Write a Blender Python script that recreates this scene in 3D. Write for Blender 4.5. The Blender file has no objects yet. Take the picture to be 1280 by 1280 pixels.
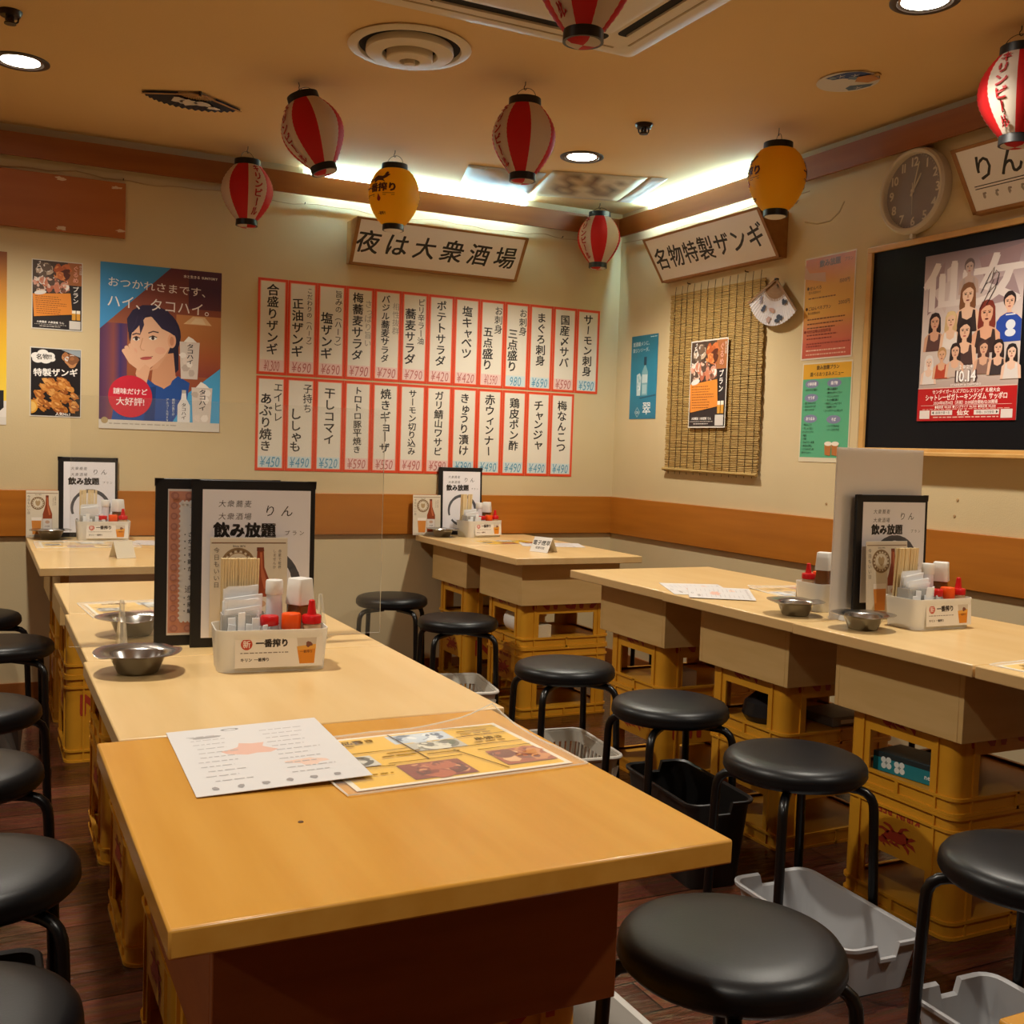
import bpy, math, random
from math import sin, cos, pi, radians as rad
from mathutils import Matrix, Vector, Euler

S = bpy.context.scene
COL = S.collection
random.seed(7)

# ------------------------------------------------------------------ camera
CAM = Vector((-3.2099, -5.2169, 1.176))
YAW, PITCH, ROLL = rad(26.3446), rad(-3.3112), rad(1.8752)
fwd = Vector((sin(YAW)*cos(PITCH), cos(YAW)*cos(PITCH), sin(PITCH)))
rgt = Vector((cos(YAW), -sin(YAW), 0.0))
upv = rgt.cross(fwd)
r2 = rgt*cos(ROLL) + upv*sin(ROLL)
u2 = upv*cos(ROLL) - rgt*sin(ROLL)
cam_data = bpy.data.cameras.new('camera')
cam_data.sensor_fit = 'AUTO'
cam_data.sensor_width = 36.0
cam_data.lens = 1351.28/1280.0*36.0
cam_data.clip_start = 0.05
cam = bpy.data.objects.new('camera', cam_data)
cam.matrix_world = Matrix(((r2.x, u2.x, -fwd.x, CAM.x), (r2.y, u2.y, -fwd.y, CAM.y),
                           (r2.z, u2.z, -fwd.z, CAM.z), (0, 0, 0, 1)))
COL.objects.link(cam)
S.camera = cam

# ------------------------------------------------------------------ world, exposure
H = 2.50                                  # ceiling height
w = bpy.data.worlds.new('world')
w.use_nodes = True
w.node_tree.nodes['Background'].inputs[0].default_value = (0.9, 0.75, 0.55, 1)
w.node_tree.nodes['Background'].inputs[1].default_value = 0.05
S.world = w
S.view_settings.view_transform = 'Standard'
S.view_settings.look = 'None'
S.view_settings.gamma = 1.0
S.view_settings.exposure = 0.74
S.view_settings.use_curve_mapping = False
S.cycles.max_bounces = 8
S.cycles.diffuse_bounces = 5
S.cycles.glossy_bounces = 4
S.cycles.transmission_bounces = 8
S.cycles.transparent_max_bounces = 12
S.cycles.caustics_reflective = False
S.cycles.caustics_refractive = False
S.cycles.sample_clamp_indirect = 4.0
S.cycles.use_denoising = True

LAMP = (1.0, 0.93, 0.80)                  # downlight colour
# downlight x, y, watts (the first three show in the photograph; the others belong to the same ceiling grid)
DOWNLIGHTS = [(-3.08, -0.89, 60), (-0.78, -0.90, 60), (-0.78, -2.87, 60),
              (-3.08, -2.87, 60), (-5.38, -0.89, 50), (-5.38, -2.87, 50), (-3.08, -4.85, 34), (-0.78, -4.85, 50), (-5.38, -4.85, 60)]
SPOT_ANGLE, SPOT_BLEND = 130, 0.7
COVE_W = 115.0                             # emission strength of the cove tubes
COVE_COL = (0.45, 0.82, 1.0)

# ------------------------------------------------------------------ materials
def lin(c):
    if isinstance(c, str):
        c = c.lstrip('#')
        c = tuple(int(c[i:i+2], 16)/255 for i in (0, 2, 4))
    return tuple((x/12.92 if x <= 0.04045 else ((x+0.055)/1.055)**2.4) for x in c)

_M = {}
def mat(name, col='#808080', rough=0.5, metal=0.0, spec=0.5, alpha=1.0, trans=0.0, emit=0.0, coat=0.0, ior=1.45):
    if name in _M:
        return _M[name]
    m = bpy.data.materials.new(name)
    m.use_nodes = True
    b = m.node_tree.nodes['Principled BSDF']
    c = lin(col)
    b.inputs['Base Color'].default_value = (*c, 1)
    b.inputs['Roughness'].default_value = rough
    b.inputs['Metallic'].default_value = metal
    b.inputs['Specular IOR Level'].default_value = spec
    b.inputs['Alpha'].default_value = alpha
    b.inputs['Transmission Weight'].default_value = trans
    b.inputs['IOR'].default_value = ior
    b.inputs['Coat Weight'].default_value = coat
    if emit:
        b.inputs['Emission Color'].default_value = (*c, 1)
        b.inputs['Emission Strength'].default_value = emit
    _M[name] = m
    return m

def nodes(m):
    nt = m.node_tree
    return nt, nt.nodes['Principled BSDF'], nt.nodes.new, nt.links.new

def noise_mix(name, c1, c2, scale=(1, 1, 1), nscale=5.0, detail=4, rough=0.5, bump=0.0, bscale=None, lo=0.35, hi=0.65, spec=0.5, coat=0.0, bdist=0.002):
    """object-space noise between two colours, stretched by SCALE; optional bump"""
    if name in _M:
        return _M[name]
    m = mat(name, c1, rough=rough, spec=spec, coat=coat)
    nt, b, N, L = nodes(m)
    tc = N('ShaderNodeTexCoord'); mp = N('ShaderNodeMapping'); mp.inputs['Scale'].default_value = scale
    no = N('ShaderNodeTexNoise'); no.inputs['Scale'].default_value = nscale; no.inputs['Detail'].default_value = detail
    rp = N('ShaderNodeValToRGB')
    rp.color_ramp.elements[0].position = lo; rp.color_ramp.elements[1].position = hi
    rp.color_ramp.elements[0].color = (*lin(c1), 1); rp.color_ramp.elements[1].color = (*lin(c2), 1)
    L(tc.outputs['Object'], mp.inputs['Vector']); L(mp.outputs[0], no.inputs['Vector'])
    L(no.outputs['Fac'], rp.inputs[0]); L(rp.outputs[0], b.inputs['Base Color'])
    if bump:
        n2 = N('ShaderNodeTexNoise'); n2.inputs['Scale'].default_value = bscale or nscale; n2.inputs['Detail'].default_value = 5
        bp = N('ShaderNodeBump'); bp.inputs['Strength'].default_value = bump; bp.inputs['Distance'].default_value = bdist
        L(mp.outputs[0], n2.inputs['Vector']); L(n2.outputs['Fac'], bp.inputs['Height']); L(bp.outputs[0], b.inputs['Normal'])
    return m

WALL = noise_mix('cream_plaster', '#ccb88e', '#d3c099', nscale=1.3, rough=0.75, bump=0.25, bscale=160, spec=0.25)
CEIL = noise_mix('ceiling_plaster', '#dfbd86', '#e3c28c', nscale=0.8, rough=0.85, bump=0.3, bscale=120, spec=0.15)
BAND = noise_mix('orange_wood_band', '#a8641c', '#b56f22', scale=(1, 1, 14), nscale=1.6, rough=0.38)
VAL = noise_mix('valance_wood', '#8a4f20', '#965a26', scale=(1, 1, 12), nscale=1.5, rough=0.45)
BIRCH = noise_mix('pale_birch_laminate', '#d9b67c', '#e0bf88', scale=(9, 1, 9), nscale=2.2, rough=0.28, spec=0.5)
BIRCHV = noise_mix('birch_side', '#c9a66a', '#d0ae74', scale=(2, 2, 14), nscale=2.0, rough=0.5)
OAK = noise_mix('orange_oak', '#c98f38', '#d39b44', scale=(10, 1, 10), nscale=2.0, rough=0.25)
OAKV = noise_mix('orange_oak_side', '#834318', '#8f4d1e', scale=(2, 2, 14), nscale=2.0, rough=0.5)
YEL = noise_mix('yellow_crate_plastic', '#d69a28', '#c88a1e', nscale=6, rough=0.42, lo=0.3, hi=0.75)
BLKV = noise_mix('black_vinyl', '#07090c', '#0a0c10', nscale=30, rough=0.40, bump=0.12, bscale=260, spec=0.42, bdist=0.001)
BLKM = mat('black_metal_tube', '#08080a', rough=0.3, spec=0.5)
BLKP = mat('black_plastic', '#0f0e0f', rough=0.4)
WHITE = mat('white_plastic', '#e4e2dc', rough=0.4)
PAPER = mat('white_paper', '#e6e3dc', rough=0.7)
GREYP = mat('grey_plastic', '#a9a9ab', rough=0.45)
STEEL = mat('stainless_steel', '#b9b6b2', rough=0.24, metal=1.0)
BRASS = mat('dark_wire', '#3a3026', rough=0.4, metal=0.8)
RED = mat('red_plastic', '#c8171b', rough=0.3)
ORANGE = mat('orange_plastic', '#ee5512', rough=0.35)
GLASS = mat('clear_acrylic', '#ffffff', rough=0.02, trans=1.0, ior=1.46)
SIGNW = noise_mix('sign_wood', '#8f5f2c', '#9c6b36', scale=(1, 10, 10), nscale=2.5, rough=0.5)
FRAMEW = noise_mix('pale_frame_wood', '#c99a58', '#d3a866', scale=(8, 8, 8), nscale=1.5, rough=0.45)
DARKIN = mat('dark_recess', '#14100d', rough=0.8)

# print: one material for every printed sheet, colour from the sheet's own ink layer
INK = bpy.data.materials.new('printed_ink'); INK.use_nodes = True
_b = INK.node_tree.nodes['Principled BSDF']; _a = INK.node_tree.nodes.new('ShaderNodeAttribute'); _a.attribute_name = 'ink'
INK.node_tree.links.new(_a.outputs['Color'], _b.inputs['Base Color']); _b.inputs['Roughness'].default_value = 0.55
INKG = INK.copy(); INKG.name = 'printed_ink_glossy'; INKG.node_tree.nodes['Principled BSDF'].inputs['Roughness'].default_value = 0.38

def film(name, col, alpha, rough):
    """thin clear or milky plastic sheet: light passes straight through, a little is scattered and reflected"""
    m = bpy.data.materials.new(name); m.use_nodes = True
    nt = m.node_tree; nt.nodes.clear(); N, L = nt.nodes.new, nt.links.new
    o = N('ShaderNodeOutputMaterial'); mx = N('ShaderNodeMixShader'); t = N('ShaderNodeBsdfTransparent'); p = N('ShaderNodeBsdfPrincipled')
    t.inputs[0].default_value = (0.985, 0.985, 0.98, 1)
    p.inputs['Base Color'].default_value = (*lin(col), 1); p.inputs['Roughness'].default_value = rough
    fr = N('ShaderNodeFresnel'); fr.inputs[0].default_value = 1.18
    ad = N('ShaderNodeMath'); ad.operation = 'ADD'; ad.inputs[1].default_value = alpha; ad.use_clamp = True
    L(fr.outputs[0], ad.inputs[0]); L(ad.outputs[0], mx.inputs[0]); L(t.outputs[0], mx.inputs[1]); L(p.outputs[0], mx.inputs[2]); L(mx.outputs[0], o.inputs[0])
    return m
ACRYL = film('clear_acrylic_sheet', '#d8d6cc', 0.05, 0.05)
CLEARFILM = film('clear_film', '#f0efe8', 0.05, 0.12)
CLEARP = film('clear_plastic', '#e8e6df', 0.35, 0.2)

def frosted(name, col, rough=0.5, tr=0.6, see=0.0):
    m = bpy.data.materials.new(name); m.use_nodes = True
    nt = m.node_tree; nt.nodes.clear(); N, L = nt.nodes.new, nt.links.new
    o = N('ShaderNodeOutputMaterial'); p = N('ShaderNodeBsdfPrincipled'); t = N('ShaderNodeBsdfTranslucent'); mx = N('ShaderNodeMixShader')
    p.inputs['Base Color'].default_value = (*lin(col), 1); p.inputs['Roughness'].default_value = rough
    t.inputs[0].default_value = (*lin(col), 1); mx.inputs[0].default_value = tr
    L(p.outputs[0], mx.inputs[1]); L(t.outputs[0], mx.inputs[2])
    if see:
        rf = N('ShaderNodeBsdfRefraction'); rf.inputs['Roughness'].default_value = 0.35; rf.inputs['IOR'].default_value = 1.05
        rf.inputs[0].default_value = (*lin(col), 1)
        m2 = N('ShaderNodeMixShader'); m2.inputs[0].default_value = see
        L(mx.outputs[0], m2.inputs[1]); L(rf.outputs[0], m2.inputs[2]); L(m2.outputs[0], o.inputs[0])
    else:
        L(mx.outputs[0], o.inputs[0])
    return m
FROST = frosted('frosted_acrylic', '#faf7f4', 0.5, 0.55, 0.18)
MILKY = frosted('milky_plastic', '#f4f2ec', 0.35, 0.30)
LPWHITE = frosted('white_lantern_paper', '#e2d6c6', 0.6, 0.35)
LPRED = frosted('red_lantern_paper', '#cf1418', 0.55, 0.35)
LPYEL = frosted('yellow_lantern_paper', '#ffcc24', 0.55, 0.5)
NAPKIN = frosted('napkin_paper', '#fdfdfd', 0.8, 0.35)

# ------------------------------------------------------------------ mesh helpers
class MB:
    """collects shapes with materials, then links them as ONE mesh object"""
    def __init__(s):
        s.v = []; s.f = []; s.m = []; s.mats = []; s.mx = None
    def mi(s, m):
        if m not in s.mats:
            s.mats.append(m)
        return s.mats.index(m)
    def add(s, vs, fs, m, mx=None):
        o = len(s.v); i = s.mi(m)
        for p in vs:
            p = Vector(p)
            if mx is not None: p = mx @ p
            s.v.append(p)
        for f in fs:
            s.f.append([o+k for k in f]); s.m.append(i)
        return s
    def box(s, x0, x1, y0, y1, z0, z1, m, mx=None):
        vs = [(x0,y0,z0),(x1,y0,z0),(x1,y1,z0),(x0,y1,z0),(x0,y0,z1),(x1,y0,z1),(x1,y1,z1),(x0,y1,z1)]
        return s.add(vs, [(0,3,2,1),(4,5,6,7),(0,1,5,4),(1,2,6,5),(2,3,7,6),(3,0,4,7)], m, mx)
    def prism(s, pts, z0, z1, m, mx=None, caps=True):
        n = len(pts)
        vs = [(p[0],p[1],z0) for p in pts] + [(p[0],p[1],z1) for p in pts]
        fs = [(i,(i+1)%n,n+(i+1)%n,n+i) for i in range(n)]
        if caps: fs += [tuple(range(n-1,-1,-1)), tuple(range(n,2*n))]
        return s.add(vs, fs, m, mx)
    def loft(s, rings, m, mx=None, caps=True, closed=True):
        """rings: list of equal-length point lists"""
        n = len(rings[0]); vs = [p for r in rings for p in r]; fs = []
        for k in range(len(rings)-1):
            for i in range(n if closed else n-1):
                j = (i+1) % n
                fs.append((k*n+i, k*n+j, (k+1)*n+j, (k+1)*n+i))
        if caps:
            fs += [tuple(range(n-1,-1,-1)), tuple(range((len(rings)-1)*n, len(rings)*n))]
        return s.add(vs, fs, m, mx)
    def lathe(s, prof, m, seg=32, mx=None, a0=0.0, a1=2*pi, sel=None):
        """prof: [(r, z)]; sel(angle) -> material for gores"""
        full = abs(a1-a0-2*pi) < 1e-6
        n = seg if full else seg+1
        vs = []
        for r, z in prof:
            for i in range(n):
                a = a0+(a1-a0)*i/seg
                vs.append((r*cos(a), r*sin(a), z))
        for i in range(seg):
            mm = sel((i+0.5)*(a1-a0)/seg+a0) if sel else m
            fs = []
            j = (i+1) % n if full else i+1
            for k in range(len(prof)-1):
                if prof[k][0] < 1e-6 and prof[k+1][0] < 1e-6: continue
                fs.append((k*n+i, k*n+j, (k+1)*n+j, (k+1)*n+i))
            if i == 0:
                s._lo = len(s.v); s.add(vs, fs, mm, mx)
            else:
                k0 = s.mi(mm)
                for f in fs:
                    s.f.append([s._lo+q for q in f]); s.m.append(k0)
        return s
    def tube(s, pts, r, m, seg=8, mx=None, closed=False, caps=True):
        P = [Vector(p) for p in pts]; n = len(P); rings = []; prev = None
        for i in range(n):
            if closed: t = P[(i+1) % n]-P[i-1]
            else: t = P[min(i+1, n-1)]-P[max(i-1, 0)]
            t.normalize()
            if prev is None:
                a = Vector((0,0,1)) if abs(t.z) < 0.9 else Vector((1,0,0))
                u = t.cross(a).normalized()
            else:
                u = (prev - t*prev.dot(t)).normalized()
            prev = u; q = t.cross(u)
            rr = r[i] if isinstance(r, (list, tuple)) else r
            rings.append([P[i]+u*rr*cos(2*pi*k/seg)+q*rr*sin(2*pi*k/seg) for k in range(seg)])
        if closed: rings.append(rings[0])
        return s.loft(rings, m, mx, caps=caps and not closed)
    def sphere(s, c, r, m, seg=12, rings=8, mx=None):
        rx, ry, rz = r if isinstance(r, (list, tuple)) else (r, r, r)
        R = []
        for k in range(rings+1):
            t = pi*k/rings
            R.append([(c[0]+rx*max(sin(t),1e-4)*cos(2*pi*i/seg), c[1]+ry*max(sin(t),1e-4)*sin(2*pi*i/seg), c[2]-rz*cos(t)) for i in range(seg)])
        return s.loft(R, m, mx, caps=False)
    def mesh(s, name, smooth=35):
        me = bpy.data.meshes.new(name)
        me.from_pydata([tuple(p) for p in s.v], [], s.f)
        for m in s.mats: me.materials.append(m)
        me.polygons.foreach_set('material_index', s.m)
        if smooth:
            me.polygons.foreach_set('use_smooth', [True]*len(me.polygons))
            me.update()
            me.set_sharp_from_angle(angle=rad(smooth))
        me.update()
        return me
    def obj(s, name, parent=None, smooth=35, bevel=0.0, bseg=2, loc=(0,0,0), rot=(0,0,0)):
        o = bpy.data.objects.new(name, s.mesh(name, smooth))
        COL.objects.link(o)
        o.location = loc; o.rotation_euler = rot
        if parent is not None: o.parent = parent
        if bevel:
            b = o.modifiers.new('edge', 'BEVEL'); b.width = bevel; b.segments = bseg; b.limit_method = 'ANGLE'; b.angle_limit = rad(40)
            b.harden_normals = False
        return o

def tag(o, label, cat, group=None):
    o['label'] = label; o['category'] = cat
    if group: o['group'] = group
    elif 'group' in o.keys(): del o['group']
    return o
def thing(name, label, cat, loc=(0,0,0), rot=(0,0,0), group=None):
    o = bpy.data.objects.new(name, None); COL.objects.link(o)
    o.empty_display_size = 0.1; o.location = loc; o.rotation_euler = rot
    return tag(o, label, cat, group)
def struct(o):
    o['kind'] = 'structure'; return o
def dup(root, loc, rot, label, group=None):
    """copies a thing with its parts and sub-parts"""
    r = root.copy(); COL.objects.link(r); r.location = loc; r.rotation_euler = rot
    r['label'] = label
    if group: r['group'] = group
    for ch in list(root.children):
        c = ch.copy(); COL.objects.link(c); c.parent = r
        for g in list(ch.children):
            d = g.copy(); COL.objects.link(d); d.parent = c
    return r

def rrect(wx, wy, r, n=5, cx=0, cy=0):
    pts = []
    for sx, sy, a0 in ((1,-1,-pi/2),(1,1,0),(-1,1,pi/2),(-1,-1,pi)):
        for k in range(n+1):
            a = a0+pi/2*k/n
            pts.append((cx+sx*(wx/2-r)+r*cos(a), cy+sy*(wy/2-r)+r*sin(a)))
    return pts
def ring(mb, wx, wy, r, t, z0, z1, m, mx=None, n=5, taper=0.0):
    """open rounded-rectangle wall of thickness t"""
    o0 = rrect(wx-taper, wy-taper, r, n); o1 = rrect(wx, wy, r, n)
    i1 = rrect(wx-2*t, wy-2*t, max(r-t, 0.001), n); i0 = rrect(wx-2*t-taper, wy-2*t-taper, max(r-t, 0.001), n)
    R = [[(x,y,z0) for x,y in o0], [(x,y,z1) for x,y in o1], [(x,y,z1) for x,y in i1], [(x,y,z0) for x,y in i0]]
    R.append(R[0])
    mb.loft(R, m, mx, caps=False)
def tray(mb, wx, wy, r, t, h, m, taper=0.02, n=5, base=0.004):
    """open box with rounded corners and a floor"""
    o0 = rrect(wx-taper, wy-taper, r, n); o1 = rrect(wx, wy, r, n)
    i1 = rrect(wx-2*t, wy-2*t, max(r-t, 0.001), n); i0 = rrect(wx-2*t-taper, wy-2*t-taper, max(r-t, 0.001), n)
    R = [[(x,y,0) for x,y in o0], [(x,y,h) for x,y in o1], [(x,y,h) for x,y in i1], [(x,y,base) for x,y in i0]]
    mb.loft(R, m, caps=True)

# ------------------------------------------------------------------ glyphs and printed sheets
_G = {}
def glyph(ch, bold=0.0):
    k = (ch, bold)
    if k not in _G:
        cu = bpy.data.curves.new('glyph', 'FONT'); cu.body = ch; cu.size = 1.0; cu.resolution_u = 2
        o = bpy.data.objects.new('glyph', cu)
        me = bpy.data.meshes.new_from_object(o)
        vs = [(v.co.x, v.co.y, 0) for v in me.vertices]; fs = [tuple(p.vertices) for p in me.polygons]
        bpy.data.objects.remove(o); bpy.data.curves.remove(cu); bpy.data.meshes.remove(me)
        if bold > 0 and vs:        # heavier stroke: the outline laid over itself with small shifts
            n = len(vs); base_v, base_f = vs, fs; vs = []; fs = []
            for i, (dx, dy) in enumerate(((-bold, -bold*0.6), (bold, -bold*0.6), (-bold*0.6, bold), (bold*0.6, bold*0.8))):
                vs += [(x+dx, y+dy, i) for x, y, _ in base_v]; fs += [tuple(k+i*n for k in f) for f in base_f]
        if vs:
            x0 = min(v[0] for v in vs); x1 = max(v[0] for v in vs)
        else: x0, x1 = 0.0, 0.3
        adv = 1.0 if ord(ch) > 0x2000 else (x1-x0)+0.09
        if ord(ch) <= 0x2000: vs = [(x-x0+0.045, y, l) for x, y, l in vs]
        _G[k] = (vs, fs, adv)
    return _G[k]
SMALL = 'ャュョッァィゥェォゃゅょっ'
def layout(s, size, vertical=False, bold=0.0, align='C', sx=1.0, shear=0.0, jit=0.0, gap=0.0, rnd=random):
    """list of (points, faces) in a 2D frame; horizontal text centred on its line, vertical text starting at the top"""
    out = []
    if vertical:
        y = 0.0
        for ch in s:
            if ch == ' ':
                y -= size*0.5; continue
            vs, fs, adv = glyph(ch, bold)
            a = rnd.uniform(-jit, jit); sc = size*(1+rnd.uniform(-jit, jit)*0.8)
            rot90 = ch in 'ー（）()〜'
            dx, dy = (0.12*size, 0.10*size) if ch in SMALL else (0, 0)
            pts = []
            for px, py, lv in vs:
                px -= adv*0.5; py -= 0.38
                if rot90: px, py = py, -px
                px, py = px*sc*sx, py*sc
                px, py = px*cos(a)-py*sin(a)+py*shear, px*sin(a)+py*cos(a)
                pts.append((px+dx, py+dy+y-size*0.5, lv))
            out.append((pts, fs)); y -= size*((0.80 if ch in SMALL else 1.0)+gap)
        return out
    adv_all = sum((glyph(c, bold)[2]+gap if c != ' ' else 0.45) for c in s)*size*sx
    x = {'C': -adv_all/2, 'L': 0.0, 'R': -adv_all}[align]
    for ch in s:
        if ch == ' ':
            x += 0.45*size*sx; continue
        vs, fs, adv = glyph(ch, bold)
        a = rnd.uniform(-jit, jit); sc = size*(1+rnd.uniform(-jit, jit)*0.8)
        pts = []
        for px, py, lv in vs:
            px -= adv*0.5; py -= 0.37
            px, py = px*sc*sx, py*sc
            px, py = px*cos(a)-py*sin(a)+py*shear, px*sin(a)+py*cos(a)
            pts.append((px+x+adv*size*sx*0.5, py, lv))
        out.append((pts, fs)); x += (adv+gap)*size*sx
    return out

class Canvas:
    """a printed sheet: coordinates u,v in 0..1 from its top-left corner; one mesh, ink colours in one layer"""
    def __init__(s, wd, ht, base='#e6e3dc', th=0.0006, mat=None, dz=0.000015):
        s.w, s.h, s.dz = wd, ht, dz; s.V = []; s.F = []; s.C = []; s.z = th; s.matl = mat or INK
        x, y = wd/2, ht/2; c = lin(base)
        s._add([(-x,-y,0),(x,-y,0),(x,y,0),(-x,y,0),(-x,-y,th),(x,-y,th),(x,y,th),(-x,y,th)],
               [(0,3,2,1),(4,5,6,7),(0,1,5,4),(1,2,6,5),(2,3,7,6),(3,0,4,7)], [c]*8)
    def _add(s, vs, fs, cs):
        o = len(s.V); s.V += vs; s.C += cs; s.F += [[o+k for k in f] for f in fs]
    def P(s, u, v): return (u*s.w-s.w/2, s.h/2-v*s.h)
    def poly(s, pts, col):
        s.z += s.dz; q = [s.P(*p) for p in pts]
        ar = sum(q[i][0]*q[(i+1) % len(q)][1]-q[(i+1) % len(q)][0]*q[i][1] for i in range(len(q)))
        if ar < 0: q.reverse()
        s._add([(x,y,s.z) for x,y in q], [tuple(range(len(q)))], [lin(col)]*len(q)); return s
    def rect(s, u0, v0, u1, v1, col): return s.poly([(u0,v0),(u0,v1),(u1,v1),(u1,v0)], col)
    def grad(s, u0, v0, u1, v1, stops, horiz=False):
        """smooth printed blend; stops: colours from top to bottom (or left to right)"""
        s.z += s.dz; n = len(stops); vs = []; cs = []; fs = []
        for i, c in enumerate(stops):
            t = i/(n-1)
            a, b = ((u0+(u1-u0)*t, v0), (u0+(u1-u0)*t, v1)) if horiz else ((u0, v0+(v1-v0)*t), (u1, v0+(v1-v0)*t))
            for q in (a, b):
                x, y = s.P(*q); vs.append((x,y,s.z)); cs.append(lin(c))
            if i: fs.append((2*i-2, 2*i, 2*i+1, 2*i-1) if not horiz else (2*i-2, 2*i-1, 2*i+1, 2*i))
        s._add(vs, fs, cs); return s
    def ell(s, u, v, ru, rv, col, n=22, ang=0.0, a0=0, a1=360):
        q = []
        full = a1-a0 >= 360
        for k in range(n if full else n+1):
            t = rad(a0+(a1-a0)*k/n); x, y = ru*s.w*cos(t), rv*s.h*sin(t)
            x, y = x*cos(ang)-y*sin(ang), x*sin(ang)+y*cos(ang)
            q.append((u+x/s.w, v+y/s.h))
        return s.poly(q, col)
    def circ(s, u, v, r, col, n=22): return s.ell(u, v, r, r*s.w/s.h, col, n)
    def blob(s, u, v, ru, rv, col, rnd, n=14, j=0.25, ang=0.0):
        q = []
        for k in range(n):
            t = 2*pi*k/n; m = 1+rnd.uniform(-j, j); x, y = ru*s.w*cos(t)*m, rv*s.h*sin(t)*m
            x, y = x*cos(ang)-y*sin(ang), x*sin(ang)+y*cos(ang)
            q.append((u+x/s.w, v+y/s.h))
        return s.poly(q, col)
    def line(s, pts, wd, col):
        """stroke; wd in fractions of the width"""
        q = [(p[0]*s.w, p[1]*s.h) for p in pts]; L = []; R = []; hw = wd*s.w/2
        for i in range(len(q)):
            a, b = q[max(i-1, 0)], q[min(i+1, len(q)-1)]
            dx, dy = b[0]-a[0], b[1]-a[1]; d = math.hypot(dx, dy) or 1e-9
            nx, ny = -dy/d*hw, dx/d*hw
            L.append(((q[i][0]+nx)/s.w, (q[i][1]+ny)/s.h)); R.append(((q[i][0]-nx)/s.w, (q[i][1]-ny)/s.h))
        for i in range(len(q)-1):
            s.poly([L[i], L[i+1], R[i+1], R[i]], col); s.z -= s.dz
        s.z += s.dz; return s
    def arc(s, u, v, r, wd, col, a0=0, a1=360, n=28):
        return s.line([(u+r*cos(rad(a0+(a1-a0)*k/n)), v+r*s.w/s.h*sin(rad(a0+(a1-a0)*k/n))) for k in range(n+1)], wd, col)
    def text(s, t, u, v, size, col, vertical=False, bold=0.0, align='C', sx=1.0, shear=0.0, jit=0.0, gap=0.0, ang=0.0, rnd=random):
        """size in fractions of the height"""
        s.z += s.dz; x0, y0 = s.P(u, v); c = lin(col)
        for pts, fs in layout(t, size*s.h, vertical, bold, align, sx, shear, jit, gap, rnd):
            s._add([(x0+px*cos(ang)-py*sin(ang), y0+px*sin(ang)+py*cos(ang), s.z+lv*0.000012) for px, py, lv in pts], fs, [c]*len(pts))
        if bold > 0: s.z += 0.00004
        return s
    def ticks(s, u, v, wd, ht, col, rnd, n=None):
        """a line of print too small to read in the photograph: a broken rule"""
        x = u
        while x < u+wd:
            l = rnd.uniform(0.02, 0.06)
            s.rect(x, v, min(x+l, u+wd), v+ht, col); s.z -= s.dz; x += l+0.012
        s.z += s.dz; return s
    def mesh(s, name):
        me = bpy.data.meshes.new(name); me.from_pydata(s.V, [], s.F)
        at = me.color_attributes.new('ink', 'FLOAT_COLOR', 'POINT')
        at.data.foreach_set('color', [x for c in s.C for x in (*c, 1.0)])
        me.materials.append(s.matl); me.update(); return me
    def obj(s, name, parent=None, loc=(0,0,0), rot=(0,0,0)):
        o = bpy.data.objects.new(name, s.mesh(name)); COL.objects.link(o); o.location = loc; o.rotation_euler = rot
        if parent is not None: o.parent = parent
        return o
R_BACK = (pi/2, 0, 0)            # sheet on the back wall, facing the room
R_RIGHT = (pi/2, 0, -pi/2)       # sheet on the right wall
# ------------------------------------------------------------------ room shell
XL, YF = -7.0, -7.5                       # far sides of the room, behind and left of the camera
def slab(name, x0, x1, y0, y1, z0, z1, m):
    return struct(MB().box(x0, x1, y0, y1, z0, z1, m).obj(name, smooth=0))
FLOORM = mat('dark_floor_planks', '#3a2115', rough=0.16, spec=0.5)
nt, b, N, L = nodes(FLOORM)
tc = N('ShaderNodeTexCoord'); mp = N('ShaderNodeMapping'); L(tc.outputs['Object'], mp.inputs['Vector'])
bk = N('ShaderNodeTexBrick'); bk.inputs['Scale'].default_value = 1.0; bk.inputs['Brick Width'].default_value = 0.95; bk.inputs['Row Height'].default_value = 0.125
bk.inputs['Mortar Size'].default_value = 0.0025; bk.inputs['Color1'].default_value = (*lin('#5c3220'), 1); bk.inputs['Color2'].default_value = (*lin('#3e1e12'), 1)
bk.inputs['Mortar'].default_value = (*lin('#140a06'), 1); bk.inputs['Bias'].default_value = -0.1
L(mp.outputs[0], bk.inputs['Vector'])
m2 = N('ShaderNodeMapping'); m2.inputs['Scale'].default_value = (1.2, 16, 1); L(tc.outputs['Object'], m2.inputs['Vector'])
n1 = N('ShaderNodeTexNoise'); n1.inputs['Scale'].default_value = 3.0; n1.inputs['Detail'].default_value = 6; L(m2.outputs[0], n1.inputs['Vector'])
mx = N('ShaderNodeMix'); mx.data_type = 'RGBA'; mx.blend_type = 'OVERLAY'; mx.inputs[0].default_value = 0.75
L(bk.outputs['Color'], mx.inputs[6]); L(n1.outputs['Color'], mx.inputs[7]); 
hs = N('ShaderNodeHueSaturation'); hs.inputs['Saturation'].default_value = 0.95; L(mx.outputs[2], hs.inputs['Color']); L(hs.outputs[0], b.inputs['Base Color'])
n2 = N('ShaderNodeTexNoise'); n2.inputs['Scale'].default_value = 34; n2.inputs['Detail'].default_value = 6; m3 = N('ShaderNodeMapping'); m3.inputs['Scale'].default_value = (0.5, 1.6, 1)
L(tc.outputs['Object'], m3.inputs['Vector']); L(m3.outputs[0], n2.inputs['Vector'])
bp = N('ShaderNodeBump'); bp.inputs['Strength'].default_value = 0.5; bp.inputs['Distance'].default_value = 0.006
L(n2.outputs['Fac'], bp.inputs['Height']); L(bp.outputs[0], b.inputs['Normal'])
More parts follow.
